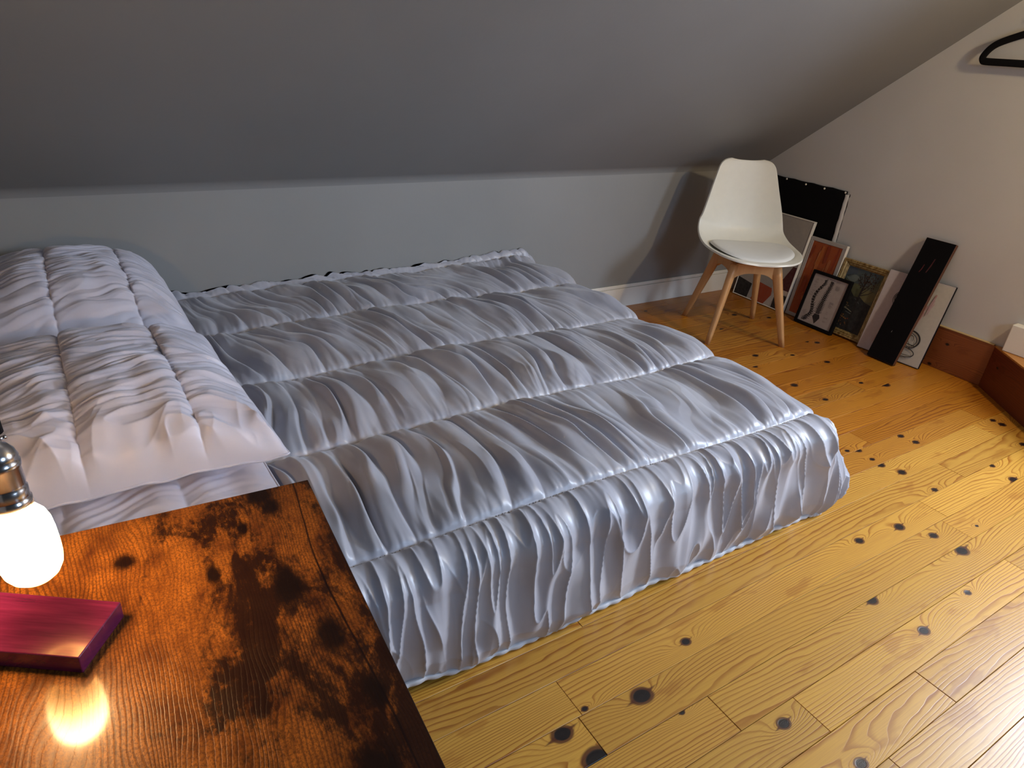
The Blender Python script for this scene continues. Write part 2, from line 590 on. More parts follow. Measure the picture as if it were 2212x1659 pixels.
for x, y in ((0.741, 0.76), (0.73, 0.66), (1.024, 0.56), (1.536, 0.36), (2.473, 1.165), (2.581, 0.86), (2.227, 0.66), (1.199, 0.46), (0.895, 0.94), (2.212, 0.485), (2.95, 0.56), (2.85, 0.36)):
    JN.setdefault(row_of(y), []).append(x)
rr = random.Random(11)
for k in range(-14, 24):
    y0 = 0.3105 + 0.1003 * k
    y1 = min(y0 + 0.1003, YW)
    if y1 - y0 < 0.02:
        continue
    js = sorted(JN.get(k, []))
    if not js:
        js = [rr.uniform(0.2, 3.2)]
        if 10 <= k < 22:
            js = [rr.uniform(-0.4, 1.5)] + ([rr.uniform(2.7, 3.2)] if k % 3 == 0 else [])
    xs = [-1.3] + js
    while xs[-1] < XW - 1.9:
        xs.append(xs[-1] + rr.uniform(1.2, 2.2))
    xs = [q for q in xs if q < XW - 0.15] + [XW]
    for i in range(len(xs) - 1):
        xa, xb = xs[i], xs[i + 1]
        cx, cy = (xa + xb) / 2, (y0 + y1) / 2
        g = 0.0006
        dz = rr.uniform(-0.0004, 0.0004)
        bm = bmesh.new()
        lo = (xa - cx + g, y0 - cy + g, -0.016)
        hi = (xb - cx - g, y1 - cy - g, dz)
        b = 0.0007
        v0 = [bm.verts.new(p) for p in ((lo[0], lo[1], lo[2]), (hi[0], lo[1], lo[2]), (hi[0], hi[1], lo[2]), (lo[0], hi[1], lo[2]))]
        v1 = [bm.verts.new(p) for p in ((lo[0], lo[1], hi[2] - b), (hi[0], lo[1], hi[2] - b), (hi[0], hi[1], hi[2] - b), (lo[0], hi[1], hi[2] - b))]
        v2 = [bm.verts.new(p) for p in ((lo[0] + b, lo[1] + b, hi[2]), (hi[0] - b, lo[1] + b, hi[2]), (hi[0] - b, hi[1] - b, hi[2]), (lo[0] + b, hi[1] - b, hi[2]))]
        for A, B in ((v0, v1), (v1, v2)):
            for q in range(4):
                bm.faces.new((A[q], A[(q + 1) % 4], B[(q + 1) % 4], B[q]))
        bm.faces.new(v2)
        bm.faces.new(v0[::-1])
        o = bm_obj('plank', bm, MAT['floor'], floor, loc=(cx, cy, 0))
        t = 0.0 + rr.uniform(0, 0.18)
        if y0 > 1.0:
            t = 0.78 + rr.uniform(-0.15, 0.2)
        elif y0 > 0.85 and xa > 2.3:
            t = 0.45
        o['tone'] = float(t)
        kk = [q for q in knots if xa < q[0] < xb and y0 <= q[1] < y1][:4]
        if not kk and rr.random() < 0.6:
            kx = rr.uniform(xa, xb)
            if kx < 0.4 or y0 < 0.2:
                kk = [(kx, rr.uniform(y0, y1), rr.uniform(.006, .014))]
        for q, nm in enumerate(('knot_a', 'knot_b', 'knot_c', 'knot_d')):
            if q < len(kk):
                o[nm] = [float(kk[q][0] - cx), float(kk[q][1] - cy), float(kk[q][2])]
            else:
                o[nm] = [40.0, 40.0, 0.005]

# knee wall + sloped ceiling (soft rounded internal crease between them)
ths = math.atan(SL)
prof = [(YW, -0.02), (YW, 0.35), (YW, 0.66), (YW, 0.7285)]
rad = 0.045
tl = rad * math.tan((math.pi / 2 - ths) / 2)
for i in range(17):
    a = i / 16
    # quadratic bezier round the crease
    p0 = (YW, ZK - tl)
    p1 = (YW, ZK)
    p2 = (YW - tl * math.cos(ths), ZK + tl * math.sin(ths))
    prof.append(tuple((1 - a) ** 2 * p0[j] + 2 * a * (1 - a) * p1[j] + a * a * p2[j] for j in range(2)))
ksplit = 4


def strip(name, pr, x0, x1, mat, thick=0.08):
    pts = [Vector((0, p[0], p[1])) for p in pr]
    bm = bmesh.new()
    n = len(pts)
    nx = 2
    vs = [[bm.verts.new((x, p.y, p.z)) for x in (x0, x1)] for p in pts]
    for i in range(n - 1):
        f = bm.faces.new((vs[i][0], vs[i][1], vs[i + 1][1], vs[i + 1][0]))
        f.smooth = True
    # back side, thick wall (own vertices so that the front keeps clean smooth normals)
    nrm = []
    for i in range(n):
        d = (pts[min(i + 1, n - 1)] - pts[max(i - 1, 0)]).normalized()
        nrm.append(Vector((0, d.z, -d.y)))
    vs2 = [[bm.verts.new((x, p.y, p.z)) for x in (x0, x1)] for p in pts]
    vb = [[bm.verts.new((x, pts[i].y + nrm[i].y * thick, pts[i].z + nrm[i].z * thick)) for x in (x0, x1)] for i in range(n)]
    for i in range(n - 1):
        bm.faces.new((vb[i][0], vb[i + 1][0], vb[i + 1][1], vb[i][1]))
    for c in (0, 1):
        for i in range(n - 1):
            bm.faces.new((vs2[i][c], vs2[i + 1][c], vb[i + 1][c], vb[i][c]))
    for i in (0, n - 1):
        bm.faces.new((vs2[i][0], vs2[i][1], vb[i][1], vb[i][0]))
    me = bpy.data.meshes.new(name)
    bm.to_mesh(me)
    bm.free()
    return link(name, me, mat, kind='structure')



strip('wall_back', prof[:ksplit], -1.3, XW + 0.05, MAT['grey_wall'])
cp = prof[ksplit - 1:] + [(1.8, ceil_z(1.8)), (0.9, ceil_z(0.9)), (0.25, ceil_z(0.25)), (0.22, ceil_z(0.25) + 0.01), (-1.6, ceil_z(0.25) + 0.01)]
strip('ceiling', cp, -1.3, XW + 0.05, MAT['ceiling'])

# gable wall at the right and a plain wall closing the left end
bm = bmesh.new()
pts = [(-1.6, -0.02), (YW + 0.02, -0.02), (YW + 0.02, ZK + 0.03), (0.25, ceil_z(0.25) + 0.04), (-1.6, ceil_z(0.25) + 0.04)]
a = [bm.verts.new((XW, p[0], p[1])) for p in pts]
b = [bm.verts.new((XW + 0.1, p[0], p[1])) for p in pts]
bm.faces.new(a)
bm.faces.new(b[::-1])
for i in range(5):
    bm.faces.new((a[i], b[i], b[(i + 1) % 5], a[(i + 1) % 5]))
wall_right = bm_obj('wall_right', bm, MAT['pale_wall'], kind='structure')
bm = bmesh.new()
a = [bm.verts.new((-1.2, p[0], p[1])) for p in pts]
b = [bm.verts.new((-1.3, p[0], p[1])) for p in pts]
bm.faces.new(a)
bm.faces.new(b[::-1])
for i in range(5):
    bm.faces.new((a[i], b[i], b[(i + 1) % 5], a[(i + 1) % 5]))
bm_obj('wall_left', bm, MAT['grey_wall'], kind='structure')

# window that lights the room from the gable wall (its frame; daylight enters through it)
win = empty('window_1', (XW, 0.16, 0.86))
win['kind'] = 'structure'
bm = bmesh.new()
for lo, hi in (((-0.045, -0.36, -0.06), (0, -0.29, 0.84)), ((-0.045, 0.29, -0.06), (0, 0.36, 0.84)),
               ((-0.045, -0.29, 0.77), (0, 0.29, 0.84)), ((-0.045, -0.29, -0.06), (0, 0.29, 0.0))):
    add_box(bm, lo, hi, 0.004)
bm_obj('window_frame', bm, MAT['white_trim'], win)
kg = NT('bright_sky_pane')
kg.base((0.5, 0.6, 0.8), 0.1)
kg.set(kg.b.inputs['Emission Color'], (0.62, 0.78, 1.0))
kg.set(kg.b.inputs['Emission Strength'], 3.0)
box('pane', (-0.012, -0.29, 0.0), (-0.004, 0.29, 0.77), kg.m, win)

# baseboards
bbk = box('baseboard_back', (-1.2, YW - 0.016, 0.0), (XW - 0.001, YW, 0.108), MAT['white_trim'], None, 0.001, kind='structure')
bm = bmesh.new()
add_box(bm, (-1.2, YW - 0.011, 0.109), (XW - 0.001, YW, 0.128), 0.004, 2)
bm_obj('moulding', bm, MAT['white_trim'], bbk)
bbr = box('baseboard_right', (XW - 0.014, 1.204, 0.0), (XW, YW - 0.017, 0.207), MAT['redwood'], None, 0.002, kind='structure')
bbr['tone'] = 0.0
for nm, v in (('knot_a', (1.40, 0.135, 0.006)), ('knot_b', (1.445, 0.012, 0.007)), ('knot_c', (40, 40, .01)), ('knot_d', (40, 40, .01))):
    bbr[nm] = [float(q) for q in v]
bm = bmesh.new()
add_box(bm, (XW - 0.017, 1.21, 0.2071), (XW, YW - 0.017, 0.2125), 0.0015)
kcap = plain('lit_cream_edge', (0.55, 0.38, 0.17), 0.5)  # beige top edge, the light it catches put into the colour
bm_obj('cap_strip', bm, kcap, bbr)

# angled wooden step / ledge in front of the gable wall
d0 = Vector((XW - 0.014, 1.204))
dd = Vector((-0.252, -0.305)).normalized()
e0 = d0 + dd * 1.25
led = empty('trim_1', (d0.x, d0.y, 0))
led['kind'] = 'structure'


def rel(p):
    return (p[0] - d0.x, p[1] - d0.y)


nrm2 = Vector((-dd.y, dd.x))
if nrm2.x < 0:
    nrm2 = -nrm2
bm = bmesh.new()
add_prism(bm, [rel(d0), rel(e0), rel(e0 + nrm2 * 0.02), rel(Vector((XW - 0.014, 1.204 - 0.026)))], 0.0, 0.201)
rb = bm_obj('riser_board', bm, None, led)
rb.data.materials.append(NT('x').m)
kr = MAT['redwood'].copy()
kr.name = 'dark_riser_pine'
rb.data.materials.clear()
rb.data.materials.append(kr)
rb['tone'] = 1.0
for nm, v in (('knot_a', (-.06, .13, .005)), ('knot_b', (40, 40, .005)), ('knot_c', (40, 40, .01)), ('knot_d', (40, 40, .01))):
    rb[nm] = [float(q) for q in v]
bm = bmesh.new()
add_prism(bm, [rel(d0), rel(e0), rel((XW - 0.001, e0.y)), rel((XW - 0.001, 1.204))], 0.2012, 0.2085)
lt = bm_obj('ledge_board', bm, MAT['ledgewood'], led)
lt['tone'] = 0.0
# white box panel sitting on the ledge
box('trim_2', (XW - 0.050, 0.30, 0.2090), (XW, 1.163, 0.335), MAT['white_trim'], None, 0.004, 2, kind='structure')

# ---------------------------------------------------------------- bed
HB = 0.335
bx = bmesh.new()
add_box(bx, (-0.40, 1.075, 0.02), (1.79, 2.66, 0.285), 0.05, 4)
mt = bm_obj('mattress', bx, MAT['mattress'], smooth=True)
tag(mt, 'thick mattress on the floor hidden under the grey ruched quilt', 'mattress')

SEAMS = [2.682, 2.313, 1.898, 1.473, 1.043]
AX, BY = 1.825, 1.043
DROP = 0.41
RR = 0.085


def quilt_fn(a, b, fine=True):
    """a: along x (arc length past AX is the foot drop); b: along y (below BY is the side drop)"""
    dx = np.maximum(0, a - AX)
    dy = np.maximum(0, BY - b)
    m = np.maximum(dx, dy)
    h = np.hypot(dx, dy) + 1e-9
    cx, cy = dx / h, -dy / h
    # profile: quarter arc then nearly straight down
    q = np.pi / 2 * RR
    th = np.clip(m / RR, 0, np.pi / 2)
    out = RR * np.sin(th)
    dn = RR * (1 - np.cos(th))
    ex = np.maximum(0, m - q)
    side = np.clip(ex / (DROP - q), 0, 1)
    hemlift = 0.012 + 0.030 * sstep(0.1, 0.6, perlin(a * 1.6 + 3, b * 0 + 2.2)) + 0.012 * perlin(a * 7, b * 0 + 9)
    total = HB - RR - hemlift
    dn = dn + side * total
    foot = dx / h
    out = out + np.sin(side * np.pi * 0.85) * (0.014 + 0.060 * foot) + side * (0.012 + 0.02 * foot)
    X = np.minimum(a, AX) + out * cx
    Y = np.maximum(b, BY) + out * cy
    Z = HB - dn
    # mattress crown and swell toward wall
    crown = 0.012 * perlin(a * 1.5, b * 1.5)
    Z = Z + crown * (1 - np.clip(m / 0.1, 0, 1)) + sstep(2.60, 2.71, b) * (0.014 + 0.032 * sstep(1.2, 1.8, a)) * (1 - np.clip(dx / .2, 0, 1))
    # normals of base
    nz = np.cos(th)
    nr = np.sin(th)
    N = np.stack([nr * cx, nr * cy, nz], -1)
    # strips
    bounds = np.array([2.75] + SEAMS + [BY - DROP])
    hgt = np.zeros_like(a)
    for s in range(len(bounds) - 1):
        hi_, lo_ = bounds[s], bounds[s + 1]
        L = hi_ - lo_
        sel = (b <= hi_) & (b >= lo_) if s == 0 else (b < hi_) & (b >= lo_)
        t = (hi_ - b[sel]) / L           # 0 far seam .. 1 near seam
        A = a[sel]
        wide = min(1.0, L / 0.4)
        dseam = np.minimum(t, 1 - t) * L
        if s == len(bounds) - 2:
            env = np.clip(np.minimum(t * L / 0.10, 1), 0, 1) ** 0.7 * (0.45 + 0.55 * np.clip((1 - t) * L / 0.06, 0, 1))
            dseam = t * L
        else:
            env = np.clip(np.sin(np.pi * t), 0, 1) ** 0.45
        k = s * 13.7 + 2.3
        # folds wander as they cross the strip
        top = s < len(bounds) - 2
        w1 = perlin(A * 2.2 + k, t * 0.7 + k) * 0.11 + 0.030 * np.sin(t * np.pi + s) + perlin(A * 7 + k, t * 1.1 + k) * 0.020
        w1 = w1 + perlin(A * 20 + k, t * 2.2 + 3 * k) * 0.008
        if not top:
            w1 = perlin(A * 2.2 + k, t * 0.5 + k) * 0.07 + perlin(A * 8 + k, t * 1.5 + k) * 0.014 + perlin(A * 20 + k, t * 2.4 + 3 * k) * 0.006
        pa = A + w1 - (0.06 if top else 0.015) * (t - 0.5)
        pit = 0.060 if top else 0.070
        n1 = perlin(pa / pit, t * (0.35 * wide if top else 0.75) + k)
        n2 = perlin(pa / (pit * 0.62) + 31, t * 0.9 + k)
        n3 = perlin(A / 0.13 + 7, t * 2.0 + k + 5)
        n4 = perlin(pa / (pit * 1.5) + 11, t * 1.1 + k)
        if top:
            # leaning pleats: rounded backs, steep undercut side
            ph = pa / (pit * 1.25) + 0.45 * n4 + 0.12 * n2
            fr = ph - np.floor(ph)
            saw = np.where(fr < 0.72, np.sin(fr / 0.72 * np.pi / 2) ** 1.2, np.cos((fr - 0.72) / 0.28 * np.pi / 2) ** 1.2)
            amp = 0.25 + 1.0 * np.clip(0.5 + perlin(pa / 0.17 + 5, t * 1.2 + k) * 1.2, 0, 1)
            h1 = 0.029 * saw * amp + 0.009 * np.abs(n1) ** 0.8 + 0.0034 * (1 - np.abs(n2) ** 0.7 * 1.3) * sstep(-0.1, 0.4, n3) + 0.011 * n3
        else:
            r1 = 1 - np.abs(n1) ** 0.60 * 1.6
            r2 = 1 - np.abs(n4) ** 0.55 * 1.6
            h1 = 0.0190 * np.clip(r1, -0.30, 1) + 0.0150 * np.clip(r2, -0.4, 1) * (0.2 + 0.8 * sstep(-0.4, 0.3, n3)) + 0.0020 * (1 - np.abs(n2)) + 0.010 * n3
        # tight gathers by the seams
        gsc = np.exp(-dseam / 0.020)
        gsc2 = np.exp(-dseam / 0.055)
        g = np.sin(2 * np.pi * (A + 0.012 * perlin(A * 30, t * 0 + k)) / 0.021)
        g2 = perlin(A / 0.020 + 3, t * 3 + k)
        hh = (0.013 * env) + h1 * env + 0.0008 * g * gsc * (1 - np.exp(-dseam / 0.003)) + 0.0038 * g2 * gsc2 * np.clip(dseam / 0.008, 0, 1)
        if s == 0:
            hh = hh * 0.55
        hgt[sel] = hh - 0.010 * np.exp(-dseam / 0.006)
    press = sstep(0.33, 0.20, a) * sstep(1.14, 1.24, b) * sstep(2.70, 2.64, b)
    hgt = hgt * (1 - 0.85 * press)
    Z = Z - 0.012 * press
    if not fine:
        hgt = hgt * 0
    hgt = hgt - 0.004
    P = np.stack([X, Y, Z], -1) + N * hgt[..., None]
    P[..., 2] = np.maximum(P[..., 2], 0.006)
    P[..., 1] = np.minimum(P[..., 1], YW - 0.004)
    return P


na, nb = 1240, 620
a_ = np.linspace(-0.38, AX + DROP, na)
b_ = np.linspace(2.74, BY - DROP, nb)
A_, B_ = np.meshgrid(a_, b_, indexing='ij')
quilt = empty('quilt', (0.75, 1.85, HB))
PQ = quilt_fn(A_, B_).reshape(-1, 3) - np.array([0.75, 1.85, HB])
me = mesh_np('cover', PQ, grid_faces(na, nb)[:, ::-1])
link('cover', me, MAT['quilt'], quilt)
tag(quilt, 'lilac-grey ruched quilt with gathered rows covering the low bed', 'quilt')
# hem piping along the near side and round the foot
aa = np.linspace(0.2, AX, 260)
p1 = quilt_fn(aa, np.full_like(aa, BY - DROP), False)
bb = np.linspace(0.0, DROP, 60)
p2 = quilt_fn(AX + bb, np.full_like(bb, BY - DROP), False)
p3 = quilt_fn(np.full(160, AX + DROP), np.linspace(BY - DROP, 2.62, 160), False)
pp = np.vstack([p1, p2[1:], p3[1:]]) - np.array([0.75, 1.85, HB])
pp[:, 2] = np.maximum(pp[:, 2] - 0.004, 0.0085 - HB)
pp[:, 1] += 0.002 * np.sin(np.arange(len(pp)) * 0.9)
pp[:318, 1] -= 0.008
pp[318:, 0] += 0.008
link('piping', tube_mesh('piping', pp, 0.0080, 8), MAT['hem'], quilt)['label'] = 'pale rolled hem'
# rows of stitching
for s, yb in enumerate(SEAMS):
    bm = bmesh.new()
    xs = np.arange(0.22, AX + 0.06, 0.0085)
    P0 = quilt_fn(xs, np.full_like(xs, yb + 0.0002))
    off = np.array([0.75, 1.85, HB])
    V, Fc = [], []
    for i, p in enumerate(P0):
        p = p - off
        d = np.array([0.0026, 0.0034 if i % 2 else -0.0034, 0.0])
        n = np.array([-d[1], d[0], 0]) / np.linalg.norm(d) * 0.0006
        z = np.array([0, 0, 0.0028])
        q = len(V)
        V += [p - d - n + z * .5, p - d + n + z * .5, p + d + n + z * .5, p + d - n + z * .5, p + z * 1.5]
        Fc += [(q, q + 1, q + 4), (q + 1, q + 2, q + 4), (q + 2, q + 3, q + 4), (q + 3, q, q + 4), (q + 3, q + 2, q + 1, q)]
    bm.free()
    me = bpy.data.meshes.new('seam_stitching')
    me.from_pydata([tuple(v) for v in V], [], Fc)
    so = link('seam_stitching', me, MAT['thread'], quilt)


# pillows in matching shams
def pillow(name, x0, x1, y0, y1, zb, ht, seed, seams=(0.36, 0.70), nu=300, nv=300, amp=1.0, mat=None, slope=0.0, tipx=0.0, lean=0.0, rim_h=0.018, taper=0.0, nearend=0.0):
    """closed cushion: u across x, v along y, bottom sheet mirrored flat"""
    root = empty(name, ((x0 + x1) / 2, (y0 + y1) / 2, zb))
    u = np.linspace(0, 1, nu)
    v = np.linspace(0, 1, nv)
    U, V = np.meshgrid(u, v, indexing='ij')
    # outline: slightly pinched middle edges, pointed corners
    cu = (U - 0.5) * 2
    cv = (V - 0.5) * 2
    pin = 0.035
    X = x0 + (x1 - x0) * (0.5 + 0.5 * cu * (1 - pin * (1 - cv ** 2)) * 1.0) - taper * V * U
    Y = y0 + (y1 - y0) * (0.5 + 0.5 * cv * (1 - pin * 0.8 * (1 - cu ** 2)))
    ed = (1 - np.abs(cu) ** 2.6) * (1 - np.abs(cv) ** 3.4)
    dome = np.clip(ed, 0, 1) ** 0.50
    Z = dome * ht
    # gathers
    k = seed * 9.1
    bounds = [0.0] + list(seams) + [1.0]
    H = np.zeros_like(U)
    for s in range(len(bounds) - 1):
        lo_, hi_ = bounds[s], bounds[s + 1]
        sel = (U >= lo_) & (U <= hi_)
        t = (U[sel] - lo_) / (hi_ - lo_)
        Wd = (hi_ - lo_) * (x1 - x0)
        yy = Y[sel]
        inner_l = 1.0 if s > 0 else 0.0
        inner_r = 1.0 if s < len(bounds) - 2 else 0.0
        dl = np.where(inner_l > 0, t * Wd, 9)
        dr = np.where(inner_r > 0, (1 - t) * Wd, 9)
        ds = np.minimum(dl, dr)
        env = np.clip(ds / 0.05, 0, 1) ** 0.6
        wv = perlin(yy * 4 + k, t * 1.0 + k) * 0.05 + perlin(yy * 12 + k, t * 1.4 + s + k) * 0.012 + 0.018 * np.sin(np.pi * t + s * 2)
        ya = yy + wv
        n1 = perlin(ya / 0.034 + s * 17, t * 0.8 + k)
        n2 = perlin(ya / 0.017 + s * 23 + 5, t * 1.2 + k)
        n3 = perlin(yy / 0.11 + 3, t * 1.5 + k + 2)
        n4 = perlin(ya / 0.07 + s * 5 + 2, t * 0.9 + k)
        gath = np.maximum(sstep(0.03, 0.28, V[sel]), 1 - nearend)      # few gathers at the near closed end
        h = 0.0095 * np.abs(n1) ** 0.8 * gath + 0.0022 * (1 - np.abs(n2) ** .8) * gath + 0.010 * (1 - np.abs(n4) ** .7 * 1.3) * (0.5 + .7 * (1 - gath)) + 0.008 * n3 + nearend * (0.017 * (1 - np.abs(perlin(U[sel] * 4.5 + yy * 6 + k, yy * 2.5 - U[sel] * 2 + k)) ** .6 * 1.5) + 0.006 * (1 - np.abs(perlin(U[sel] * 9 - yy * 9 + k, yy * 4 + U[sel] * 3 + k)) ** .6 * 1.5)) * (1 - gath) * np.clip(V[sel] / 0.03, 0, 1)
        g = np.sin(2 * np.pi * (yy + 0.006 * perlin(yy * 40, t * 0 + k)) / 0.013)
        H[sel] += h * (0.6 + 0.4 * env) + 0.0007 * g * np.exp(-ds / 0.012) - 0.0055 * np.exp(-ds / 0.009) + 0.0030 * perlin(yy / 0.014, t * 2 + k) * np.exp(-ds / 0.035)
    H *= amp
    fall = np.clip(ed * 6, 0, 1) ** 0.7
    Zt = Z + H * fall + slope * (V - 0.5) * fall + lean * (U - 0.5) * fall
    # sheared so that the seam closes at the rim
    rimz = rim_h + tipx * U
    rimz = rimz + 0.006 * perlin(U * 9 + k, V * 0.5 + k) * (V < 0.5)
    Zt = rimz + Zt
    top = np.stack([X, Y, Zt + zb], -1)
    Zb = rimz - dome * (rim_h * 0.95)
    bot = np.stack([X, Y, np.maximum(Zb, 0) + zb], -1)
    org = np.array(root.location)
    VV = np.vstack([top.reshape(-1, 3), bot.reshape(-1, 3)]) - org
    f = grid_faces(nu, nv)
    ff = np.vstack([f[:, ::-1], f + nu * nv])
    me_ = mesh_np('sham', VV, ff)
    link('sham', me_, mat or MAT['sham'], root)
    # seam piping round the rim
    rim = np.vstack([top[:, 0], top[-1, 1:], top[::-1, -1][1:], top[0, ::-1][1:]])[::4] - org
    link('piping', tube_mesh('piping', rim, 0.0030, 6), mat or MAT['sham'], root)
    return root, top


low = pillow('pillow', -0.36, 0.285, 1.25, 2.03, 0.352, 0.014, 8, amp=0.55, nu=160, nv=160)[0]
tag(low, 'flat pale pillow beneath the near ruched pillow, its edge showing beside the table', 'pillow')
pn = pillow('pillow', -0.33, 0.318, 1.335, 2.022, 0.395, 0.140, 3, seams=(0.40, 0.74), amp=1.5, taper=0.045, rim_h=0.036, nearend=0.85)[0]
tag(pn, 'near ruched pale lilac pillow closest to the brown table', 'pillow')
lf = pillow('pillow', -0.36, 0.22, 2.05, 2.66, 0.352, 0.018, 5, amp=0.2, nu=100, nv=100)[0]
tag(lf, 'flat pale pillow beneath the far ruched pillow by the wall', 'pillow')
pf = pillow('pillow', -0.35, 0.265, 2.040, 2.69, 0.400, 0.196, 6, seams=(0.43, 0.76), amp=1.35, taper=0.03)[0]
tag(pf, 'far ruched pale lilac pillow against the low grey wall', 'pillow')

# ---------------------------------------------------------------- table, block and lamp
TZ = 0.70
tr = math.radians(-3.0)
tb = empty('side_table', (0.2235, 0.842, 0.0), (0, 0, tr))
tag(tb, 'dark rustic brown wooden table with blotched grain beside the bed', 'table')
bm = bmesh.new()
add_box(bm, (-1.10, -0.60, TZ - 0.018), (0.0, 0.0, TZ), 0.0012, 2)
top_o = bm_obj('tabletop', bm, MAT['table'], tb)
for lx in (-1.06, -0.04):
    for ly in (-0.56, -0.04):
        box('leg', (lx - 0.0125, ly - 0.0125, 0.0), (lx + 0.0125, ly + 0.0125, TZ - 0.044), MAT['black'], tb, 0.001)
bm = bmesh.new()
for lo, hi in (((-1.0725, -0.5725, TZ - 0.0435), (-0.0275, -0.5475, TZ - 0.0185)), ((-1.0725, -0.0525, TZ - 0.0435), (-0.0275, -0.0275, TZ - 0.0185)),
               ((-1.0725, -0.547, TZ - 0.0435), (-1.0475, -0.053, TZ - 0.0185)), ((-0.0525, -0.547, TZ - 0.0435), (-0.0275, -0.053, TZ - 0.0185))):
    add_box(bm, lo, hi)
bm_obj('frame', bm, MAT['black'], tb)

ang = math.atan2(0.676 - 0.613, -0.032 + 0.075)   # direction of the short right edge
ca, sa = math.cos(ang - math.pi / 2), math.sin(ang - math.pi / 2)
bl = empty('wooden_block', (-0.0535, 0.6445, TZ), (0, 0, ang - math.pi / 2))
tag(bl, 'polished purple wooden block lying on the brown table below the bulb', 'wooden block')
bm = bmesh.new()
add_box(bm, (-0.19, -0.038, 0.0), (0.0, 0.038, 0.022), 0.0012, 2)
bm_obj('board', bm, MAT['purple'], bl)

# hanging lamp: stem, socket with switch, glowing tubular bulb
BP = np.array([-0.098, 0.686, 0.822])
axis = Vector((-0.035, 0.10, 1.0)).normalized()
lamp = empty('hanging_lamp', tuple(BP))
lamp.rotation_euler = Vector((0, 0, 1)).rotation_difference(axis).to_euler()
tag(lamp, 'hanging lamp with nickel socket and glowing tubular bulb above the table', 'lamp')
bprof = [(0.0005, -0.046), (0.008, -0.0455), (0.015, -0.043), (0.021, -0.038), (0.0255, -0.030), (0.0275, -0.020), (0.028, -0.008), (0.0278, 0.008), (0.0268, 0.020),
         (0.024, 0.029), (0.019, 0.036), (0.0150, 0.040), (0.0145, 0.046), (0.0005, 0.046)]
link('bulb', lathe_mesh('bulb', bprof, 48), MAT['bulb'], lamp)['label'] = 'glowing frosted tubular bulb'
sprof = [(0.0005, 0.0415), (0.0165, 0.0415), (0.0178, 0.0425), (0.0180, 0.050), (0.0168, 0.0515), (0.0172, 0.053), (0.0172, 0.062), (0.0162, 0.064), (0.0168, 0.066), (0.0168, 0.083),
         (0.0180, 0.085), (0.0183, 0.090), (0.0170, 0.092), (0.0178, 0.0945), (0.0160, 0.101), (0.0118, 0.107), (0.0085, 0.109), (0.0080, 0.119), (0.0090, 0.120), (0.0005, 0.1205)]
sk = link('socket', lathe_mesh('socket', sprof, 56), MAT['chrome'], lamp)
me = lathe_mesh('switch_key', [(0.0003, 0.0), (0.003, 0.0), (0.0032, 0.010), (0.0062, 0.011), (0.0062, 0.020), (0.0003, 0.0205)], 20)
sw = link('switch_key', me, MAT['oldbrown'], sk, loc=(-0.011, -0.012, 0.070), rot=(math.radians(90), 0, math.radians(-25)))
me = lathe_mesh('screw', [(0.0003, 0.0), (0.0018, 0.0), (0.002, 0.004), (0.0003, 0.0045)], 14)
link('screw', me, MAT['chrome'], sk, loc=(0.0085, 0.002, 0.113), rot=(0, math.radians(80), 0))
# stem up to the sloping ceiling
top_z = ceil_z(0.72)
zz = np.linspace(0.1195, (top_z - BP[2]), 30)
st = np.stack([np.zeros(30), np.zeros(30), zz], -1)
inv = lamp.rotation_euler.to_matrix().inverted()
W = [Vector((-0.035 * z, 0.10 * z if z < 0.2 else 0.02 + 0.0 * z, z)) for z in zz]
st = [tuple(inv @ v) for v in W]
link('stem', tube_mesh('stem', st, 0.0125, 16), MAT['black'], lamp)['label'] = 'black stem'

# ---------------------------------------------------------------- chair
fw = Vector((-0.471, -0.882)).normalized()
chair = empty('dining_chair', (2.875, 2.1875, 0.0), (0, 0, math.atan2(fw.y, fw.x) + math.pi / 2))
# local: -y forward, +x to the left of sitter => right in picture is local +x? keep symmetric
tag(chair, 'cream moulded chair with padded seat and splayed beech legs', 'chair')


def catmull(P, n):
    P = np.array(P, float)
    t = np.linspace(0, len(P) - 1, n)
    Q = np.vstack([2 * P[0] - P[1], P, 2 * P[-1] - P[-2]])
    out = []
    for q in t:
        i = min(int(q), len(P) - 2)
        f = q - i
        p0, p1, p2, p3 = Q[i], Q[i + 1], Q[i + 2], Q[i + 3]
        out.append(0.5 * ((2 * p1) + (-p0 + p2) * f + (2 * p0 - 5 * p1 + 4 * p2 - p3) * f * f + (-p0 + 3 * p1 - 3 * p2 + p3) * f ** 3))
    return np.array(out)


# centre line (forward, z), half width, side lift (z), side forward pull
CL = [(0.238, 0.428, 0.060, 0.004, 0.000), (0.225, 0.432, 0.135, 0.006, 0.0), (0.175, 0.432, 0.195, 0.014, 0.0), (0.095, 0.426, 0.228, 0.026, 0.0), (0.00, 0.422, 0.240, 0.034, 0.0),
      (-0.09, 0.424, 0.238, 0.046, 0.0), (-0.165, 0.440, 0.232, 0.060, 0.010), (-0.212, 0.485, 0.226, 0.058, 0.035), (-0.232, 0.545, 0.216, 0.030, 0.055), (-0.246, 0.62, 0.200, 0.012, 0.055),
      (-0.258, 0.70, 0.180, 0.004, 0.045), (-0.268, 0.775, 0.160, 0.002, 0.035), (-0.274, 0.812, 0.146, 0.003, 0.030), (-0.277, 0.830, 0.122, 0.006, 0.024), (-0.2775, 0.836, 0.085, 0.008, 0.014)]
nv_ = 110
S = catmull(CL, nv_)
nu_ = 41
uu = np.linspace(-1, 1, nu_)
V = np.zeros((nu_, nv_, 3))
for i, u in enumerate(uu):
    V[i, :, 0] = S[:, 2] * u
    V[i, :, 1] = -(S[:, 0] + S[:, 4] * abs(u) ** 2.2)
    V[i, :, 2] = S[:, 1] + S[:, 3] * abs(u) ** 2.5
me = mesh_np('shell', V.reshape(-1, 3), grid_faces(nu_, nv_))
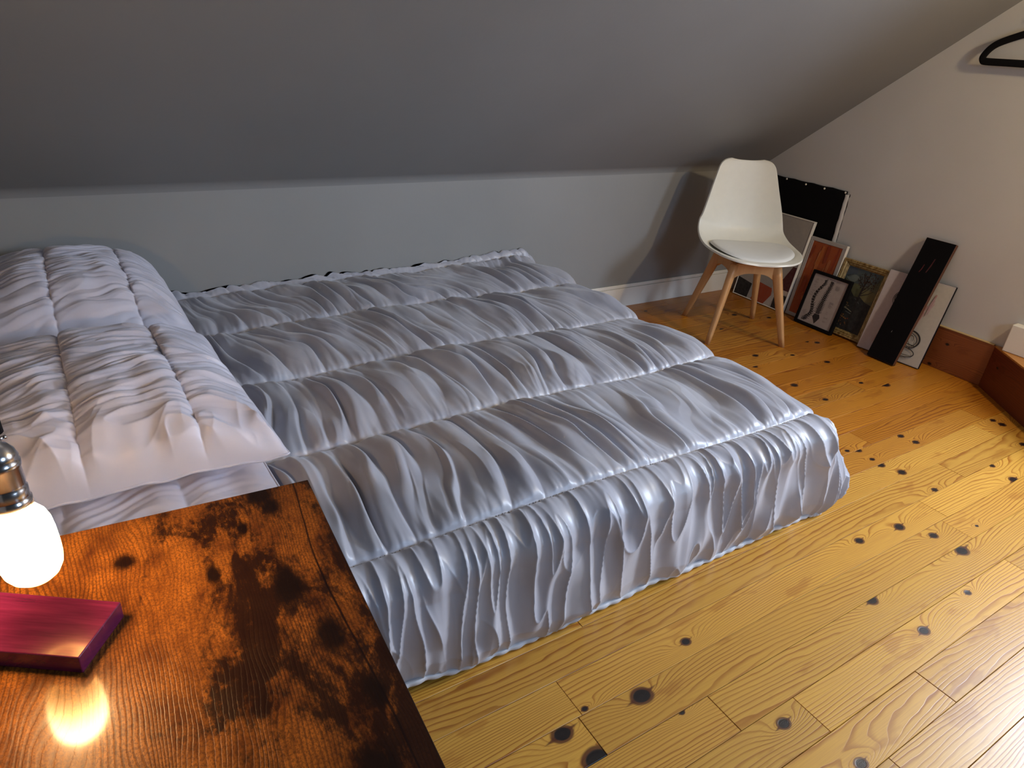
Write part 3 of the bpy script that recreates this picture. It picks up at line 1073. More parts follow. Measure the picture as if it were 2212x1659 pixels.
sh = link('shell', me, MAT['plastic'], chair)
md = sh.modifiers.new('thick', 'SOLIDIFY')
md.thickness = 0.009
md.offset = 0
md = sh.modifiers.new('bev', 'BEVEL')
md.width = 0.003
md.segments = 2
md.limit_method = 'ANGLE'
# seat pad
nr_, nt_ = 26, 80
V = []
for j in range(nr_):
    r = j / (nr_ - 1)
    for i in range(nt_):
        t = 2 * np.pi * i / nt_
        c, s = math.cos(t), math.sin(t)
        ex = abs(c) ** 0.86 * (1 if c > 0 else -1) * 0.203 * r
        ey = abs(s) ** 0.86 * (1 if s > 0 else -1)
        fy = -(0.012 + ey * (0.196 if ey > 0 else 0.178) * r)
        z = 0.434 + 0.026 * (1 - r ** 3.2) ** 0.5 + 0.03 * (abs(ex) / 0.22) ** 2.2
        V.append((ex, fy, z))
f = grid_faces(nr_, nt_)
wr = np.stack([np.arange(nr_ - 1) * nt_ + nt_ - 1, (np.arange(nr_ - 1) + 1) * nt_ + nt_ - 1, (np.arange(nr_ - 1) + 1) * nt_, np.arange(nr_ - 1) * nt_], -1)
me = mesh_np('seat_pad', V, np.vstack([f, wr]))
link('seat_pad', me, MAT['cushion'], chair)


def frustum(bm, p0, w0, d0_, p1, w1, d1, ax=Vector((1, 0, 0)), seg=12, power=0.55):
    """tapered leg with rounded-square section, p0 top to p1 foot"""
    p0, p1 = Vector(p0), Vector(p1)
    ax = Vector(ax).normalized()
    ay = Vector((-ax.y, ax.x, 0))
    rings = []
    for k in range(9):
        f = k / 8
        ww = w0 + (w1 - w0) * f
        dd_ = d0_ + (d1 - d0_) * f
        c = p0.lerp(p1, f)
        ring = []
        for i in range(seg):
            t = 2 * math.pi * (i + 0.5) / seg
            cx = math.copysign(abs(math.cos(t)) ** power, math.cos(t))
            cy = math.copysign(abs(math.sin(t)) ** power, math.sin(t))
            ring.append(bm.verts.new(c + ax * (cx * ww / 2) + ay * (cy * dd_ / 2)))
        rings.append(ring)
    for k in range(8):
        for i in range(seg):
            bm.faces.new((rings[k][i], rings[k][(i + 1) % seg], rings[k + 1][(i + 1) % seg], rings[k + 1][i]))
    bm.faces.new(rings[0][::-1])
    bm.faces.new(rings[-1])


for sx in (-1, 1):
    for sy in (-1, 1):
        bm = bmesh.new()
        frustum(bm, (sx * 0.108, sy * 0.108, 0.395), 0.052, 0.036, (sx * 0.197, sy * 0.197, 0.0), 0.028, 0.024, ax=(sx, sy, 0))
        bm_obj('leg', bm, MAT['beech'], chair, smooth=True)
for q, (ux, uy) in enumerate(((1, 0), (0, 1), (-1, 0), (0, -1))):
    bm = bmesh.new()
    # apron with arched lower edge, along the tangent direction
    tx, ty = -uy, ux
    n = 12
    top_, bot_ = [], []
    for i in range(n + 1):
        s = -1 + 2 * i / n
        base = Vector((ux * 0.108 + tx * s * 0.105, uy * 0.108 + ty * s * 0.105, 0))
        zb_ = 0.352 - 0.030 * abs(s) ** 3
        for lst, z in ((top_, 0.398), (bot_, zb_)):
            lst.append([bm.verts.new(base + Vector((ux, uy, 0)) * e + Vector((0, 0, z))) for e in (-0.009, 0.009)])
    for i in range(n):
        for L_ in (top_, bot_):
            bm.faces.new((L_[i][0], L_[i][1], L_[i + 1][1], L_[i + 1][0]))
        for c in (0, 1):
            bm.faces.new((top_[i][c], top_[i + 1][c], bot_[i + 1][c], bot_[i][c]))
    for i in (0, n):
        bm.faces.new((top_[i][0], top_[i][1], bot_[i][1], bot_[i][0]))
    bm_obj('apron', bm, MAT['beech'], chair)
bm = bmesh.new()
add_box(bm, (-0.085, -0.085, 0.3985), (0.085, 0.085, 0.4150), 0.004, 2)
bm_obj('seat_mount', bm, MAT['black'], chair)


# ---------------------------------------------------------------- things leaning on the gable wall
class Art:
    """flat coloured shapes in (s right, t up) on a board of size w x h; each layer a hair above the last"""

    def __init__(self, w, h):
        self.w, self.h = w, h
        self.V, self.F, self.C = [], [], []
        self.k = 0

    def poly(self, pts, col):
        self.k += 1
        z = 0.00012 * self.k + 0.0003
        i = len(self.V)
        self.V += [(p[0] * self.w, p[1] * self.h, z) for p in pts]
        self.F.append(tuple(range(i, i + len(pts))))
        self.C.append(col)

    def stroke(self, pts, wd, col, absw=True, same=False):
        """ribbon through pts (0..1), width in metres, tapering"""
        if not same:
            self.k += 1
        z = 0.00012 * self.k + 0.0003
        P = [Vector((p[0] * self.w, p[1] * self.h)) for p in pts]
        n = len(P)
        L, Rr = [], []
        for i in range(n):
            d = (P[min(i + 1, n - 1)] - P[max(i - 1, 0)])
            if d.length < 1e-9:
                d = Vector((1, 0))
            d.normalize()
            nn = Vector((-d.y, d.x))
            ww = wd[i] if isinstance(wd, (list, tuple)) else wd * (0.35 + 0.65 * math.sin(math.pi * (i + 0.5) / n))
            L.append(P[i] + nn * ww / 2)
            Rr.append(P[i] - nn * ww / 2)
        for i in range(n - 1):
            q = len(self.V)
            self.V += [(p.x, p.y, z) for p in (Rr[i], Rr[i + 1], L[i + 1], L[i])]
            self.F.append((q, q + 1, q + 2, q + 3))
            self.C.append(col)

    def blob(self, cx, cy, rx, ry, col, n=9, jit=0.3, rot=0.0, same=True):
        if not same:
            self.k += 1
        z = 0.00012 * self.k + 0.0003
        q = len(self.V)
        for i in range(n):
            t = 2 * math.pi * i / n
            r = 1 + random.uniform(-jit, jit)
            a, b = rx * r * math.cos(t), ry * r * math.sin(t)
            self.V.append((cx * self.w + a * math.cos(rot) - b * math.sin(rot), cy * self.h + a * math.sin(rot) + b * math.cos(rot), z))
        self.F.append(tuple(range(q, q + n)))
        self.C.append(col)

    def build(self, name, parent, mat=None, z0=0.0, x0=0.0, y0=0.0):
        me = bpy.data.meshes.new(name)
        me.from_pydata([(v[0] + x0, v[1] + y0, v[2] + z0) for v in self.V], [], self.F)
        ca_ = me.color_attributes.new('col', 'FLOAT_COLOR', 'CORNER')
        li = 0
        for f, c in zip(self.F, self.C):
            for _ in f:
                ca_.data[li].color = (c[0], c[1], c[2], 1)
                li += 1
        return link(name, me, mat or MAT['print'], parent)


def leaning(name, yl, yr, xb, w, h, depth, xl=None, back=0.001):
    """root at the lower-left corner of the front face; local x right (towards -y), y up the face, z out of the face.
       top back edge touches the wall; xb = where the bottom front edge stands (x)."""
    # angle so that the top back corner meets the wall
    yaw = 0.0
    if xl is not None:
        yaw = math.atan2(xb[1] - xb[0], yl - yr)
        x0 = xb[0]
    else:
        x0 = xb if not isinstance(xb, (tuple, list)) else xb[0]
    X = Vector((math.sin(yaw), -math.cos(yaw), 0)) if True else None
    # lean
    gap = XW - back - (max(xb) if isinstance(xb, (tuple, list)) else xb)
    # front face tilts back by angle a from vertical: top back x = x0 + h sin a + depth cos a
    a = 0.0
    for _ in range(60):
        a += (gap - (h * math.sin(a) + depth * math.cos(a))) / h * 0.7
    up = Vector((math.sin(a) * math.cos(yaw), math.sin(a) * math.sin(yaw), math.cos(a)))
    Z = X.cross(up).normalized()
    if Z.x > 0:
        pass
    m = Matrix((X, up, Z)).transposed().to_4x4()
    # lift so that back lower edge rests on the floor: back edge z = -depth * Z.z
    lift = max(0.0, depth * Z.z) + 0.0005
    m.translation = Vector((x0, yl, lift))
    o = empty(name)
    o.matrix_world = m
    return o


def frame(root, w, h, fw_, depth, mat, name='frame', proud=0.004, bev=0.0015, label=None):
    bm = bmesh.new()
    for lo, hi in (((0, 0, -depth), (w, fw_, proud)), ((0, h - fw_, -depth), (w, h, proud)),
                   ((0, fw_, -depth), (fw_, h - fw_, proud)), ((w - fw_, fw_, -depth), (w, h - fw_, proud))):
        add_box(bm, lo, hi, bev)
    o = bm_obj(name, bm, mat, root)
    if label:
        o['label'] = label
    return o


# 0. black cloth square pinned flat on the wall
cl = empty('black_cloth', (XW, 2.60, 0.30))
tag(cl, 'black cloth square pinned to the pale end wall behind the cream chair', 'cloth')
ny, nz = 60, 60
yy, zz_ = np.meshgrid(np.linspace(0.02, -0.462, ny), np.linspace(-0.22, 0.418, nz), indexing='ij')
edge = 0.003 * np.abs(np.sin((yy + 0.0) * math.pi / 0.124)) * np.clip((zz_ - 0.36) / 0.06, 0, 1)
xx = -0.006 - 0.0015 * perlin(yy * 12, zz_ * 9)
zq = zz_ - edge - 0.0
yq = yy + 0.0025 * perlin(zz_ * 14, yy * 0 + 3.3) * np.clip(-(yy + 0.40) / 0.05, 0, 1)
me = mesh_np('fabric', np.stack([xx, yq, zq], -1).reshape(-1, 3), grid_faces(ny, nz)[:, ::-1])
fo = link('fabric', me, MAT['black'], cl)
md = fo.modifiers.new('t', 'SOLIDIFY')
md.thickness = 0.0015
for (py, pz) in ((2.524, .708), (2.394, .703), (2.275, .704), (2.148, .708), (2.60, .712)):
    me = lathe_mesh('pin', [(0.0002, 0.004), (0.003, 0.0035), (0.005, 0.002), (0.0055, 0.0), (0.0002, -0.0005)], 12)
    link('pin', me, MAT['white_trim'], cl, loc=(-0.0085, py - 2.60, pz - 0.30), rot=(0, math.radians(-90), 0))['label'] = 'white push pin'
# pale peeling tape strip down its right edge
ny = 60
zs = np.linspace(0.40, -0.12, ny)
wob = 0.004 * perlin(zs * 40, zs * 0 + 1.5)
V = []
for q in range(ny):
    V += [(-0.0095, -0.455 + wob[q] * 0.5, zs[q]), (-0.0115, -0.466 + wob[q], zs[q]), (-0.003, -0.474 + wob[(q * 7) % ny] * 0.4, zs[q])]
fidx = []
for q in range(ny - 1):
    for c in (0, 1):
        fidx.append((q * 3 + c, q * 3 + c + 1, q * 3 + 3 + c + 1, q * 3 + 3 + c))
me = mesh_np('tape', V, fidx)
link('tape', me, MAT['pale_wall'], cl)['label'] = 'pale peeling tape edge'
for z0_, z1_, w_ in ((0.405, 0.385, .0030), (0.37, 0.29, .0026), (0.27, 0.21, .0012), (0.20, 0.15, .0020), (0.14, 0.09, .0014), (0.08, 0.03, .0018)):
    zz2 = np.linspace(z0_, z1_, 12)
    yy2 = -0.4765 + 0.0016 * perlin(zz2 * 90, zz2 * 0 + .7) + 0.004 * (0.40 - zz2)
    tt2 = np.sin(np.linspace(0.15, np.pi - 0.15, 12))
    link('torn_edge', tube_mesh('torn_edge', np.stack([np.full(12, -0.0012), yy2, zz2], -1), w_ * tt2 * 0.7 + 0.0002, 6), MAT['black'], cl)

white_board = plain('gessoed_board', (0.50, 0.45, 0.43), 0.6)
grey_frame = plain('pale_grey_frame', (0.42, 0.38, 0.35), 0.4)
gold = None


def m_gold():
    k = NT('gilt_carved_wood')
    P = k.coord()
    n1 = k.noise(k.scale(P, (90, 30, 90)), 1, 4, 0.7)
    k.base(k.mix(k.mapr(n1, 0.35, 0.65), (0.16, 0.085, 0.018), (0.50, 0.36, 0.15)), 0.42, 0.25)
    k.bump(n1, 0.6, 0.002)
    return k.m


gold = m_gold()

# 1. large abstract canvas behind the chair
W1, H1 = 0.372, 0.530
a1 = leaning('abstract_painting', 2.628, 2.256, 3.385, W1, H1, 0.020, back=0.016)
tag(a1, 'large pale abstract painting with dark red, black and orange shapes behind the chair', 'painting')
box('canvas', (0.001, 0.001, -0.020), (W1 - 0.001, H1 - 0.001, 0.0), grey_frame, a1, 0.001)
frame(a1, W1, H1, 0.006, 0.020, MAT['white_trim'], proud=0.003, label='thin white frame')
A = Art(W1 - 0.012, H1 - 0.012)
A.poly([(0, 0), (1, 0), (1, 1), (0, 1)], (0.40, 0.36, 0.31))
A.poly([(0, 0), (0.28, 0), (0.30, 0.17), (0.0, 0.20)], (0.004, 0.003, 0.004))
A.poly([(0, 0.36), (0.45, 0.42), (0.18, 0.34), (0, 0.28)], (0.006, 0.004, 0.004))
A.poly([(0.36, 0), (0.74, 0), (0.70, 0.20), (0.44, 0.22)], (0.36, 0.055, 0.012))
A.poly([(0.62, 0), (0.74, 0), (0.80, 0.16), (0.76, 0.18)], (0.50, 0.45, 0.40))
A.poly([(0.78, 0), (1, 0), (1, 0.17), (0.78, 0.17)], (0.006, 0.004, 0.004))
A.poly([(0.70, 0.18), (1.0, 0.18), (1.0, 0.225), (0.68, 0.225)], (0.52, 0.42, 0.34))
A.poly([(0.76, 0.225), (1.0, 0.225), (1.0, 0.50), (0.93, 0.50)], (0.07, 0.006, 0.006))
A.build('print', a1, None, 0.0, 0.006, 0.006)

# 2. orange painting
W2, H2 = 0.219, 0.452
a2 = leaning('orange_painting', 2.252, 2.033, 3.408, W2, H2, 0.018, back=0.016)
tag(a2, 'orange streaked painting in a pale grey frame between abstract and spine print', 'painting')
box('canvas', (0.002, 0.002, -0.018), (W2 - 0.002, H2 - 0.002, 0.0), grey_frame, a2)
frame(a2, W2, H2, 0.020, 0.018, grey_frame, proud=0.003, label='pale grey frame')
bm = bmesh.new()
add_box(bm, (W2, 0.0, -0.018), (W2 + 0.003, H2, 0.004), 0.0005)
bm_obj('frame_edge', bm, MAT['white_trim'], a2)['label'] = 'white frame edge'
A = Art(W2 - 0.04, H2 - 0.04)
A.poly([(0, 0), (1, 0), (1, 1), (0, 1)], (0.36, 0.068, 0.010))
rs = random.Random(3)
for i in range(30):
    x = rs.uniform(0.03, 0.95)
    y = rs.uniform(0.02, 0.8)
    l = rs.uniform(0.1, 0.35)
    c = rs.choice([(0.45, 0.12, 0.02), (0.27, 0.035, 0.006), (0.40, 0.10, 0.02), (0.33, 0.05, 0.008)])
    x2 = x + rs.uniform(-0.05, 0.06)
    A.stroke([(x, y), ((x + x2) / 2 + .01, y + l / 2), (x2, min(0.99, y + l))], rs.uniform(0.006, 0.022), c)
for x, y, l in ((0.30, 0.70, 0.18), (0.32, 0.78, 0.12), (0.70, 0.62, 0.20), (0.74, 0.60, 0.22), (0.45, 0.50, 0.1), (0.62, 0.55, 0.15)):
    A.stroke([(x, y), (x + .02, y + l / 2), (x + 0.03, y + l)], 0.003, (0.55, 0.22, 0.08))
A.build('print', a2, None, 0.0, 0.02, 0.02)

# 3. landscape in carved gilt frame
W3, H3 = 0.264, 0.395
a3 = leaning('landscape_painting', 2.028, 1.764, 3.398, W3, H3, 0.022)
tag(a3, 'dark landscape painting with tree and river in a carved gilt frame', 'painting')
box('canvas', (0.01, 0.01, -0.022), (W3 - 0.01, H3 - 0.01, -0.006), MAT['black'], a3)
FW = 0.034


def mitre(root, w, h, fw_, z_in, z_out, back, mat):
    """four mitred rails with a stepped profile"""
    prof_ = [(0.0, back), (0.0, z_out * 0.6), (fw_ * 0.14, z_out), (fw_ * 0.30, z_out * 0.80), (fw_ * 0.42, z_out * 0.92), (fw_ * 0.62, z_out * 0.45), (fw_ * 0.72, z_out * 0.55), (fw_, z_in), (fw_, back)]
    corners = [(0, 0), (w, 0), (w, h), (0, h)]
    inn = [(1, 1), (-1, 1), (-1, -1), (1, -1)]
    for e in range(4):
        bm = bmesh.new()
        e2 = (e + 1) % 4
        ra, rb_ = [], []
        for (o_, z) in prof_:
            ra.append(bm.verts.new((corners[e][0] + inn[e][0] * o_, corners[e][1] + inn[e][1] * o_, z)))
            rb_.append(bm.verts.new((corners[e2][0] + inn[e2][0] * o_, corners[e2][1] + inn[e2][1] * o_, z)))
        n = len(prof_)
        for i in range(n):
            bm.faces.new((ra[i], ra[(i + 1) % n], rb_[(i + 1) % n], rb_[i]))
        bm.faces.new(ra)
        bm.faces.new(rb_[::-1])
        bm_obj('frame_rail', bm, mat, root)


mitre(a3, W3, H3, FW, -0.004, 0.014, -0.022, gold)
A = Art(W3 - 2 * FW + 0.004, H3 - 2 * FW + 0.004)
A.poly([(0, 0), (1, 0), (1, 1), (0, 1)], (0.010, 0.012, 0.012))
A.poly([(0, 0.55), (1, 0.5), (1, 1), (0, 1)], (0.085, 0.090, 0.050))
A.poly([(0, 0.80), (0.55, 0.72), (0.9, 0.85), (1, 1), (0, 1)], (0.060, 0.080, 0.080))
A.blob(0.10, 0.93, 0.05, 0.03, (0.05, 0.07, 0.09), 10, .3, same=False)
A.blob(0.25, 0.84, 0.035, 0.02, (0.15, 0.17, 0.15), 10, .3)
A.blob(0.75, 0.62, 0.07, 0.03, (0.13, 0.11, 0.04), 10, .2)
A.blob(0.42, 0.66, 0.04, 0.03, (0.11, 0.11, 0.05), 10, .2)
A.poly([(0, 0.80), (0.10, 0.76), (0.22, 0.74), (0.34, 0.62), (0.46, 0.56), (0.62, 0.58), (0.8, 0.52), (1, 0.50), (1, 0.3), (0, 0.3)], (0.008, 0.010, 0.010))
A.stroke([(0.08, 0.50), (0.2, 0.47), (0.3, 0.49)], 0.004, (0.09, 0.11, 0.12))
A.stroke([(0.06, 0.335), (0.25, 0.36), (0.42, 0.345), (0.6, 0.31)], 0.005, (0.26, 0.23, 0.15))
A.stroke([(0.40, 0.30), (0.55, 0.285), (0.62, 0.275)], 0.003, (0.14, 0.15, 0.14))
A.stroke([(0.50, 0.54), (0.68, 0.47)], 0.004, (0.06, 0.07, 0.07))
for i in range(26):
    A.blob(rs.uniform(0.10, 0.42), rs.uniform(0.36, 0.44), 0.003, 0.002, rs.choice([(0.25, 0.12, 0.03), (0.12, 0.05, 0.01), (0.3, 0.2, 0.08)]), 5)
# tree
A.stroke([(0.60, 0.02), (0.60, 0.3), (0.585, 0.5), (0.60, 0.72), (0.64, 0.90), (0.66, 0.97)], [0.016, 0.012, 0.011, 0.009, 0.006, 0.003], (0.006, 0.005, 0.004))
for pts_ in ([(0.60, 0.62), (0.74, 0.72), (0.80, 0.80)], [(0.60, 0.66), (0.78, 0.85), (0.82, 0.93)], [(0.60, 0.74), (0.46, 0.82), (0.38, 0.90)], [(0.61, 0.78), (0.52, 0.9), (0.5, 0.95)], [(0.62, 0.6), (0.8, 0.66), (0.9, 0.72)]):
    A.stroke(pts_, [0.005, 0.003, 0.0015], (0.012, 0.007, 0.004))
A.k += 1
for i in range(170):
    th_ = rs.uniform(0, 6.28)
    rr_ = rs.uniform(0, 1) ** .6
    cx, cy = 0.68 + 0.30 * rr_ * math.cos(th_), 0.84 + 0.14 * rr_ * math.sin(th_)
    if cx > 0.98 or cy > 0.985:
        continue
    A.blob(cx, cy, rs.uniform(0.0015, 0.005), rs.uniform(0.001, 0.003), rs.choice([(0.035, 0.012, 0.005), (0.02, 0.012, 0.006), (0.06, 0.022, 0.007)]), 6, .4, rs.uniform(0, 3))
for i in range(45):
    A.blob(rs.uniform(0.10, 0.55), rs.uniform(0.04, 0.24), rs.uniform(.002, .005), rs.uniform(.002, .004), rs.choice([(0.20, 0.03, 0.01), (0.30, 0.13, 0.02), (0.08, 0.02, 0.01), (0.22, 0.09, 0.02), (.2, .18, .12)]), 6, .3)
for i in range(7):
    A.blob(0.16 + i * 0.055, 0.235 - i * 0.008, 0.005, 0.005, (0.30, 0.14, 0.03), 4, .1, 0.8)
A.build('print', a3, None, -0.0055, FW - 0.002, FW - 0.002)

# 4. black-framed spine chart, stands in front of orange and landscape
W4, H4 = 0.236, 0.300
a4 = leaning('framed_chart', 2.146, 1.910, 3.350, W4, H4, 0.016, back=0.080)
tag(a4, 'black-framed chart of two human spines leaning by the floor', 'framed print')
box('backing', (0.004, 0.004, -0.016), (W4 - 0.004, H4 - 0.004, -0.002), MAT['black'], a4)
frame(a4, W4, H4, 0.016, 0.016, MAT['black'], proud=0.006, label='black frame')
A = Art(W4 - 0.032, H4 - 0.032)
A.poly([(0, 0), (1, 0), (1, 1), (0, 1)], (0.42, 0.355, 0.315))
ink = (0.012, 0.010, 0.010)


def spine(path, w0, w1, nseg, side):
    pa_ = catmull([(p[0], p[1], 0) for p in path], nseg)
    for i in range(nseg - 1):
        t = i / nseg
        wv = w0 + (w1 - w0) * t
        p, q = pa_[i], pa_[i + 1]
        d = Vector(((q - p)[0] * A.w, (q - p)[1] * A.h)).normalized()
        nn = Vector((-d.y, d.x))
        c = Vector((p[0] * A.w, p[1] * A.h))
        jw = wv * rs.uniform(0.85, 1.15)
        L_ = (d.length and (Vector(((q - p)[0] * A.w, (q - p)[1] * A.h)).length)) * 0.86
        A.poly([((c + nn * jw * s1 * 0.5 + d * L_ * s2)[0] / A.w, (c + nn * jw * s1 * 0.5 + d * L_ * s2)[1] / A.h) for s1, s2 in ((-1, 0), (1, 0), (0.85, 1), (-0.85, 1))], ink)
        A.k -= 1
        for sd in side:
            e = c + nn * sd * jw * 0.45
            tip = e + nn * sd * jw * 0.42 + d * L_ * rs.uniform(-0.9, -0.2)
            A.stroke([(e[0] / A.w, e[1] / A.h), (tip[0] / A.w, tip[1] / A.h)], [0.0032, 0.0015], ink, same=True)


A.k += 1
spine([(0.36, 0.93), (0.38, 0.88), (0.33, 0.80), (0.24, 0.66), (0.21, 0.50), (0.26, 0.36), (0.30, 0.24), (0.24, 0.14), (0.16, 0.08), (0.15, 0.03)], 0.013, 0.025, 26, (1,))
spine([(0.56, 0.90), (0.55, 0.80), (0.52, 0.66), (0.50, 0.50), (0.49, 0.36), (0.49, 0.24)], 0.014, 0.026, 24, (1, -1))
A.poly([(0.42, 0.235), (0.56, 0.235), (0.60, 0.17), (0.54, 0.08), (0.50, 0.03), (0.46, 0.08), (0.38, 0.16)], ink)
A.stroke([(0.51, 0.925), (0.60, 0.925)], [0.006, 0.006], ink)
A.stroke([(0.52, 0.905), (0.62, 0.905)], [0.004, 0.003], ink)
A.k += 1
faint = (0.20, 0.16, 0.14)
for i in range(46):
    y = rs.choice([rs.uniform(0.55, 0.92), rs.uniform(0.05, 0.25), rs.uniform(0.40, 0.88)])
    x = rs.uniform(0.05, 0.12) if y < 0.9 else 0.2
    y = round(y / 0.018) * 0.018
    A.stroke([(x, y), (x + rs.uniform(0.04, 0.09), y)], [0.0012, 0.0012], faint, same=True)
for i in range(44):
    y = round(rs.choice([rs.uniform(0.12, 0.36), rs.uniform(0.42, 0.55), rs.uniform(0.80, 0.88)]) / 0.016) * 0.016
    x = 0.70
    A.stroke([(x, y), (x + rs.uniform(0.05, 0.13), y)], [0.0012, 0.0012], faint, same=True)
A.stroke([(0.45, 0.965), (0.62, 0.965)], [0.003, 0.003], faint, same=True)
A.stroke([(0.66, 0.965), (0.78, 0.965)], [0.002, 0.002], faint, same=True)
A.stroke([(0.66, 0.945), (0.76, 0.945)], [0.0015, 0.0015], faint, same=True)
A.build('print', a4, None, -0.0018, 0.016, 0.016)

# 5. white panel with scribbles
W5, H5 = 0.315, 0.418
a5 = leaning('scribbled_canvas', 1.755, 1.437, (3.352, 3.382), W5, H5, 0.018, xl=True)
tag(a5, 'white canvas with black scribbled loops and pink smears behind the black plank', 'painting')
box('canvas', (0, 0, -0.018), (W5, H5, -0.0012), MAT['black'], a5, 0.0005)
box('primed_face', (0.0012, 0.0012, -0.0012), (W5 - 0.0012, H5 - 0.0012, 0.0), white_board, a5)['label'] = 'white painted face'
A = Art(W5, H5)
A.poly([(0.008, 0.008), (0.992, 0.008), (0.992, 0.992), (0.008, 0.992)], (0.50, 0.42, 0.40))
A.poly([(0.60, 0.01), (0.985, 0.01), (0.985, 0.985), (0.60, 0.985)], (0.52, 0.46, 0.38))
for (x0_, y0_, x1_, y1_, n, c) in ((0.20, 0.10, 0.30, 0.60, 14, (0.46, 0.26, 0.25)), (0.24, 0.18, 0.29, 0.50, 9, (0.42, 0.17, 0.16)), (0.66, 0.48, 0.80, 0.80, 10, (0.50, 0.33, 0.30)), (0.70, 0.58, 0.79, 0.74, 7, (0.46, 0.22, 0.20)), (0.50, 0.02, 0.60, 0.10, 6, (0.48, 0.20, 0.17)), (0.56, 0.03, 0.66, 0.08, 5, (0.45, 0.22, 0.19))):
    for i in range(n):
        f = rs.random()
        jx, jy = rs.uniform(-0.02, 0.02), rs.uniform(-0.06, 0.06)
        cx, cy = x0_ + (x1_ - x0_) * f + jx, y0_ + (y1_ - y0_) * f + jy
        ll = rs.uniform(0.02, 0.09) if y1_ > 0.2 else 0.02
        mixc = tuple(c[q] * 0.7 + 0.3 * (0.5, 0.42, 0.40)[q] for q in range(3)) if rs.random() < .5 else c
        A.stroke([(cx, max(0.01, cy - ll)), (cx + 0.01, cy), (cx + 0.02, cy + ll)], rs.uniform(0.003, 0.010), mixc)


def loop(cx, cy, rx, ry, t0, t1, wd, rot=0.0, n=26):
    pts_ = []
    for i in range(n):
        t = t0 + (t1 - t0) * i / (n - 1)
        a_, b__ = rx * math.cos(t), ry * math.sin(t)
        pts_.append((cx + a_ * math.cos(rot) - b__ * math.sin(rot), cy + a_ * math.sin(rot) + b__ * math.cos(rot)))
    A.stroke(pts_, wd, ink)


loop(0.42, 0.70, 0.17, 0.10, 1.2, 4.4, 0.0045)
loop(0.40, 0.69, 0.17, 0.12, 1.7, 4.0, 0.003)
loop(0.43, 0.73, 0.14, 0.11, 1.0, 4.9, 0.0035, 0.3)
loop(0.70, 0.29, 0.16, 0.105, -1.3, 2.6, 0.008)
loop(0.66, 0.28, 0.16, 0.09, -1.9, 2.4, 0.003)
loop(0.62, 0.26, 0.15, 0.05, 0.4, 3.6, 0.003, -0.5)
loop(0.62, 0.23, 0.17, 0.07, -0.6, 1.9, 0.003, 0.6)
loop(0.70, 0.135, 0.16, 0.055, -2.0, 2.2, 0.0045)
loop(0.68, 0.12, 0.18, 0.055, -2.6, -1.0, 0.003)
loop(0.66, 0.17, 0.16, 0.04, 0.6, 2.8, 0.0035)
A.stroke([(0.50, 0.15), (0.60, 0.11), (0.70, 0.10), (0.82, 0.11)], 0.003, ink)
A.stroke([(0.56, 0.20), (0.52, 0.14), (0.53, 0.09)], 0.003, ink)
A.stroke([(0.58, 0.30), (0.66, 0.24), (0.82, 0.23), (0.80, 0.20)], 0.004, ink)
A.build('print', a5)

# 6. long black plank leaning in front of the white canvas
a6 = leaning('black_plank', 1.660, 1.518, 3.292, 0.142, 0.620, 0.022)
tag(a6, 'tall narrow black plank with brown edge leaning against the wall', 'board')
box('board', (0, 0, -0.022), (0.142, 0.620, 0.0), MAT['oldbrown'], a6, 0.001)['label'] = 'brown board edge'
kb = NT('black_lacquer')
cN = kb.noise(kb.scale(kb.coord(), (60, 9, 1)), 1, 2)
kb.base(kb.mix(kb.mapr(cN, 0.72, 0.78, 0, 0.8), (0.003, 0.002, 0.002), (0.05, 0.004, 0.005)), 0.5, spec=0.15)
box('painted_face', (0.0008, 0.0008, 0.0), (0.1412, 0.6192, 0.0012), kb.m, a6)['label'] = 'black painted face'
for pts_, wd_, cc_ in (([(0.30, 0.735), (0.34, 0.76), (0.36, 0.80)], 0.004, (0.11, 0.004, 0.006)), ([(0.52, 0.745), (0.57, 0.80), (0.60, 0.86)], 0.006, (0.06, 0.002, 0.004)),
                       ([(0.42, 0.235), (0.43, 0.25)], [0.002, 0.001], (0.3, 0.28, 0.25))):
    A = Art(0.142, 0.62)
    A.stroke(pts_, wd_, cc_)
    A.build('paint_mark', a6, None, 0.0013)

# ---------------------------------------------------------------- clothes hanger on the gable wall
hy, hz, hx = 1.455, 1.375, XW - 0.030
hg = empty('clothes_hanger', (hx, hy, 1.56))
tag(hg, 'black clothes hanger hanging on the pale wall at the upper right', 'hanger')


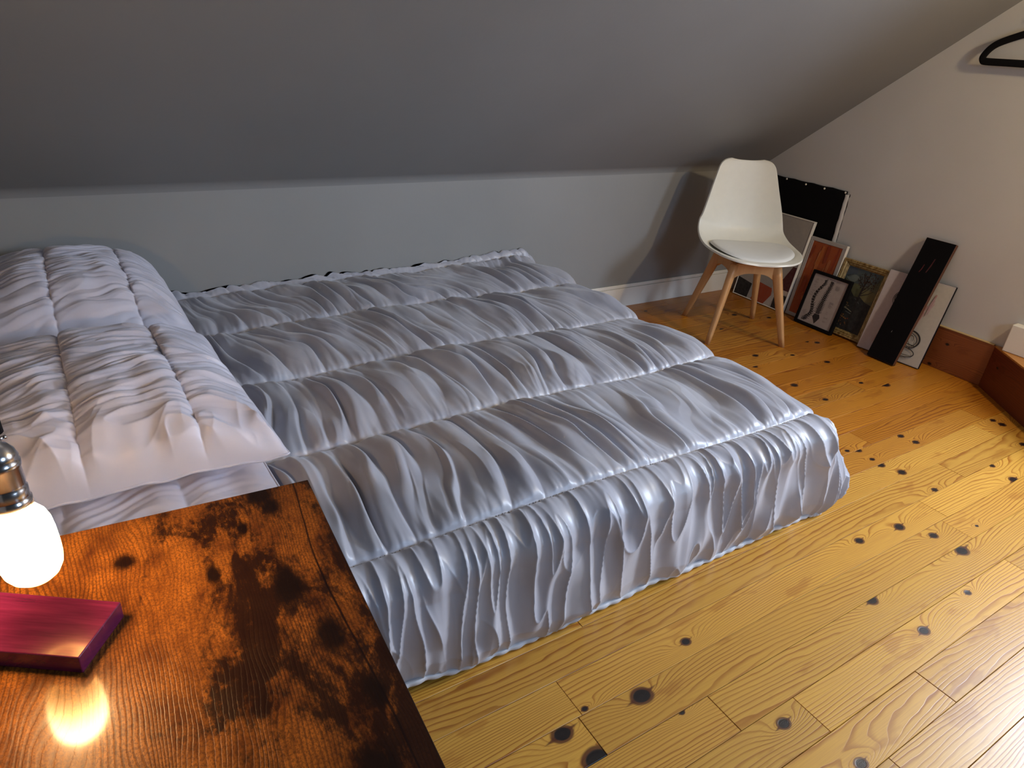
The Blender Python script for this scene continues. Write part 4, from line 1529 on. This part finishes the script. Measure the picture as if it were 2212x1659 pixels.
def bar(name, pts, w_, d_, mat, parent):
    """rounded flat bar in the y-z plane"""
    P = np.array(pts, float)
    T = np.gradient(P, axis=0)
    T /= np.linalg.norm(T, axis=1)[:, None]
    N_ = np.stack([np.zeros(len(P)), -T[:, 2], T[:, 1]], -1)
    Xd = np.array([1.0, 0, 0])
    th = np.linspace(0, 2 * np.pi, 12, endpoint=False)
    V_ = []
    for t in th:
        c, s = np.sign(np.cos(t)) * abs(np.cos(t)) ** .7, np.sign(np.sin(t)) * abs(np.sin(t)) ** .7
        V_.append(P + N_ * (c * w_ / 2) + Xd * (s * d_ / 2))
    return link(name, mesh_np(name, np.array(V_).reshape(-1, 3), grid_faces(12, len(P), True)), mat, parent)


zb = 1.372 - 1.56
loopP = []
hw = 0.235
out = [(0.0, 0.085), (0.04, 0.080), (0.12, 0.052), (0.185, 0.024), (0.215, 0.000), (0.232, -0.030), (0.228, -0.045), (0.212, -0.050), (0.12, -0.050), (0.0, -0.050)]
left = catmull([(0, o[0], o[1] + 0.045 + zb) for o in out], 60)
right = left[::-1].copy()
right[:, 1] *= -1
full = np.vstack([left, right[1:]])
bar('hanger_body', full, 0.029, 0.010, MAT['black'], hg)
th = np.linspace(-math.pi / 2, math.pi * 0.95, 26)
hk = [(0, 0.0, zb + 0.118), (0, 0.0, zb + 0.150)] + [(0, 0.022 * math.cos(t), zb + 0.172 + 0.022 * math.sin(t)) for t in th]
link('hook', tube_mesh('hook', hk, 0.002, 8), MAT['chrome'], hg)['label'] = 'metal hook'
pz = 1.56 + zb + 0.190
pg = empty('wall_peg', (XW, hy, pz))
tag(pg, 'small peg on the pale wall holding the black clothes hanger', 'wall peg')
link('peg', tube_mesh('peg', [(0.0, 0, -0.0025), (-0.045, 0, -0.0025)], 0.004, 10), MAT['chrome'], pg)
me = lathe_mesh('knob', [(0.0003, -0.004), (0.008, -0.003), (0.009, 0.0), (0.007, 0.003), (0.0003, 0.004)], 16)
link('knob', me, MAT['chrome'], pg, loc=(-0.047, 0, -0.0025), rot=(0, math.radians(90), 0))
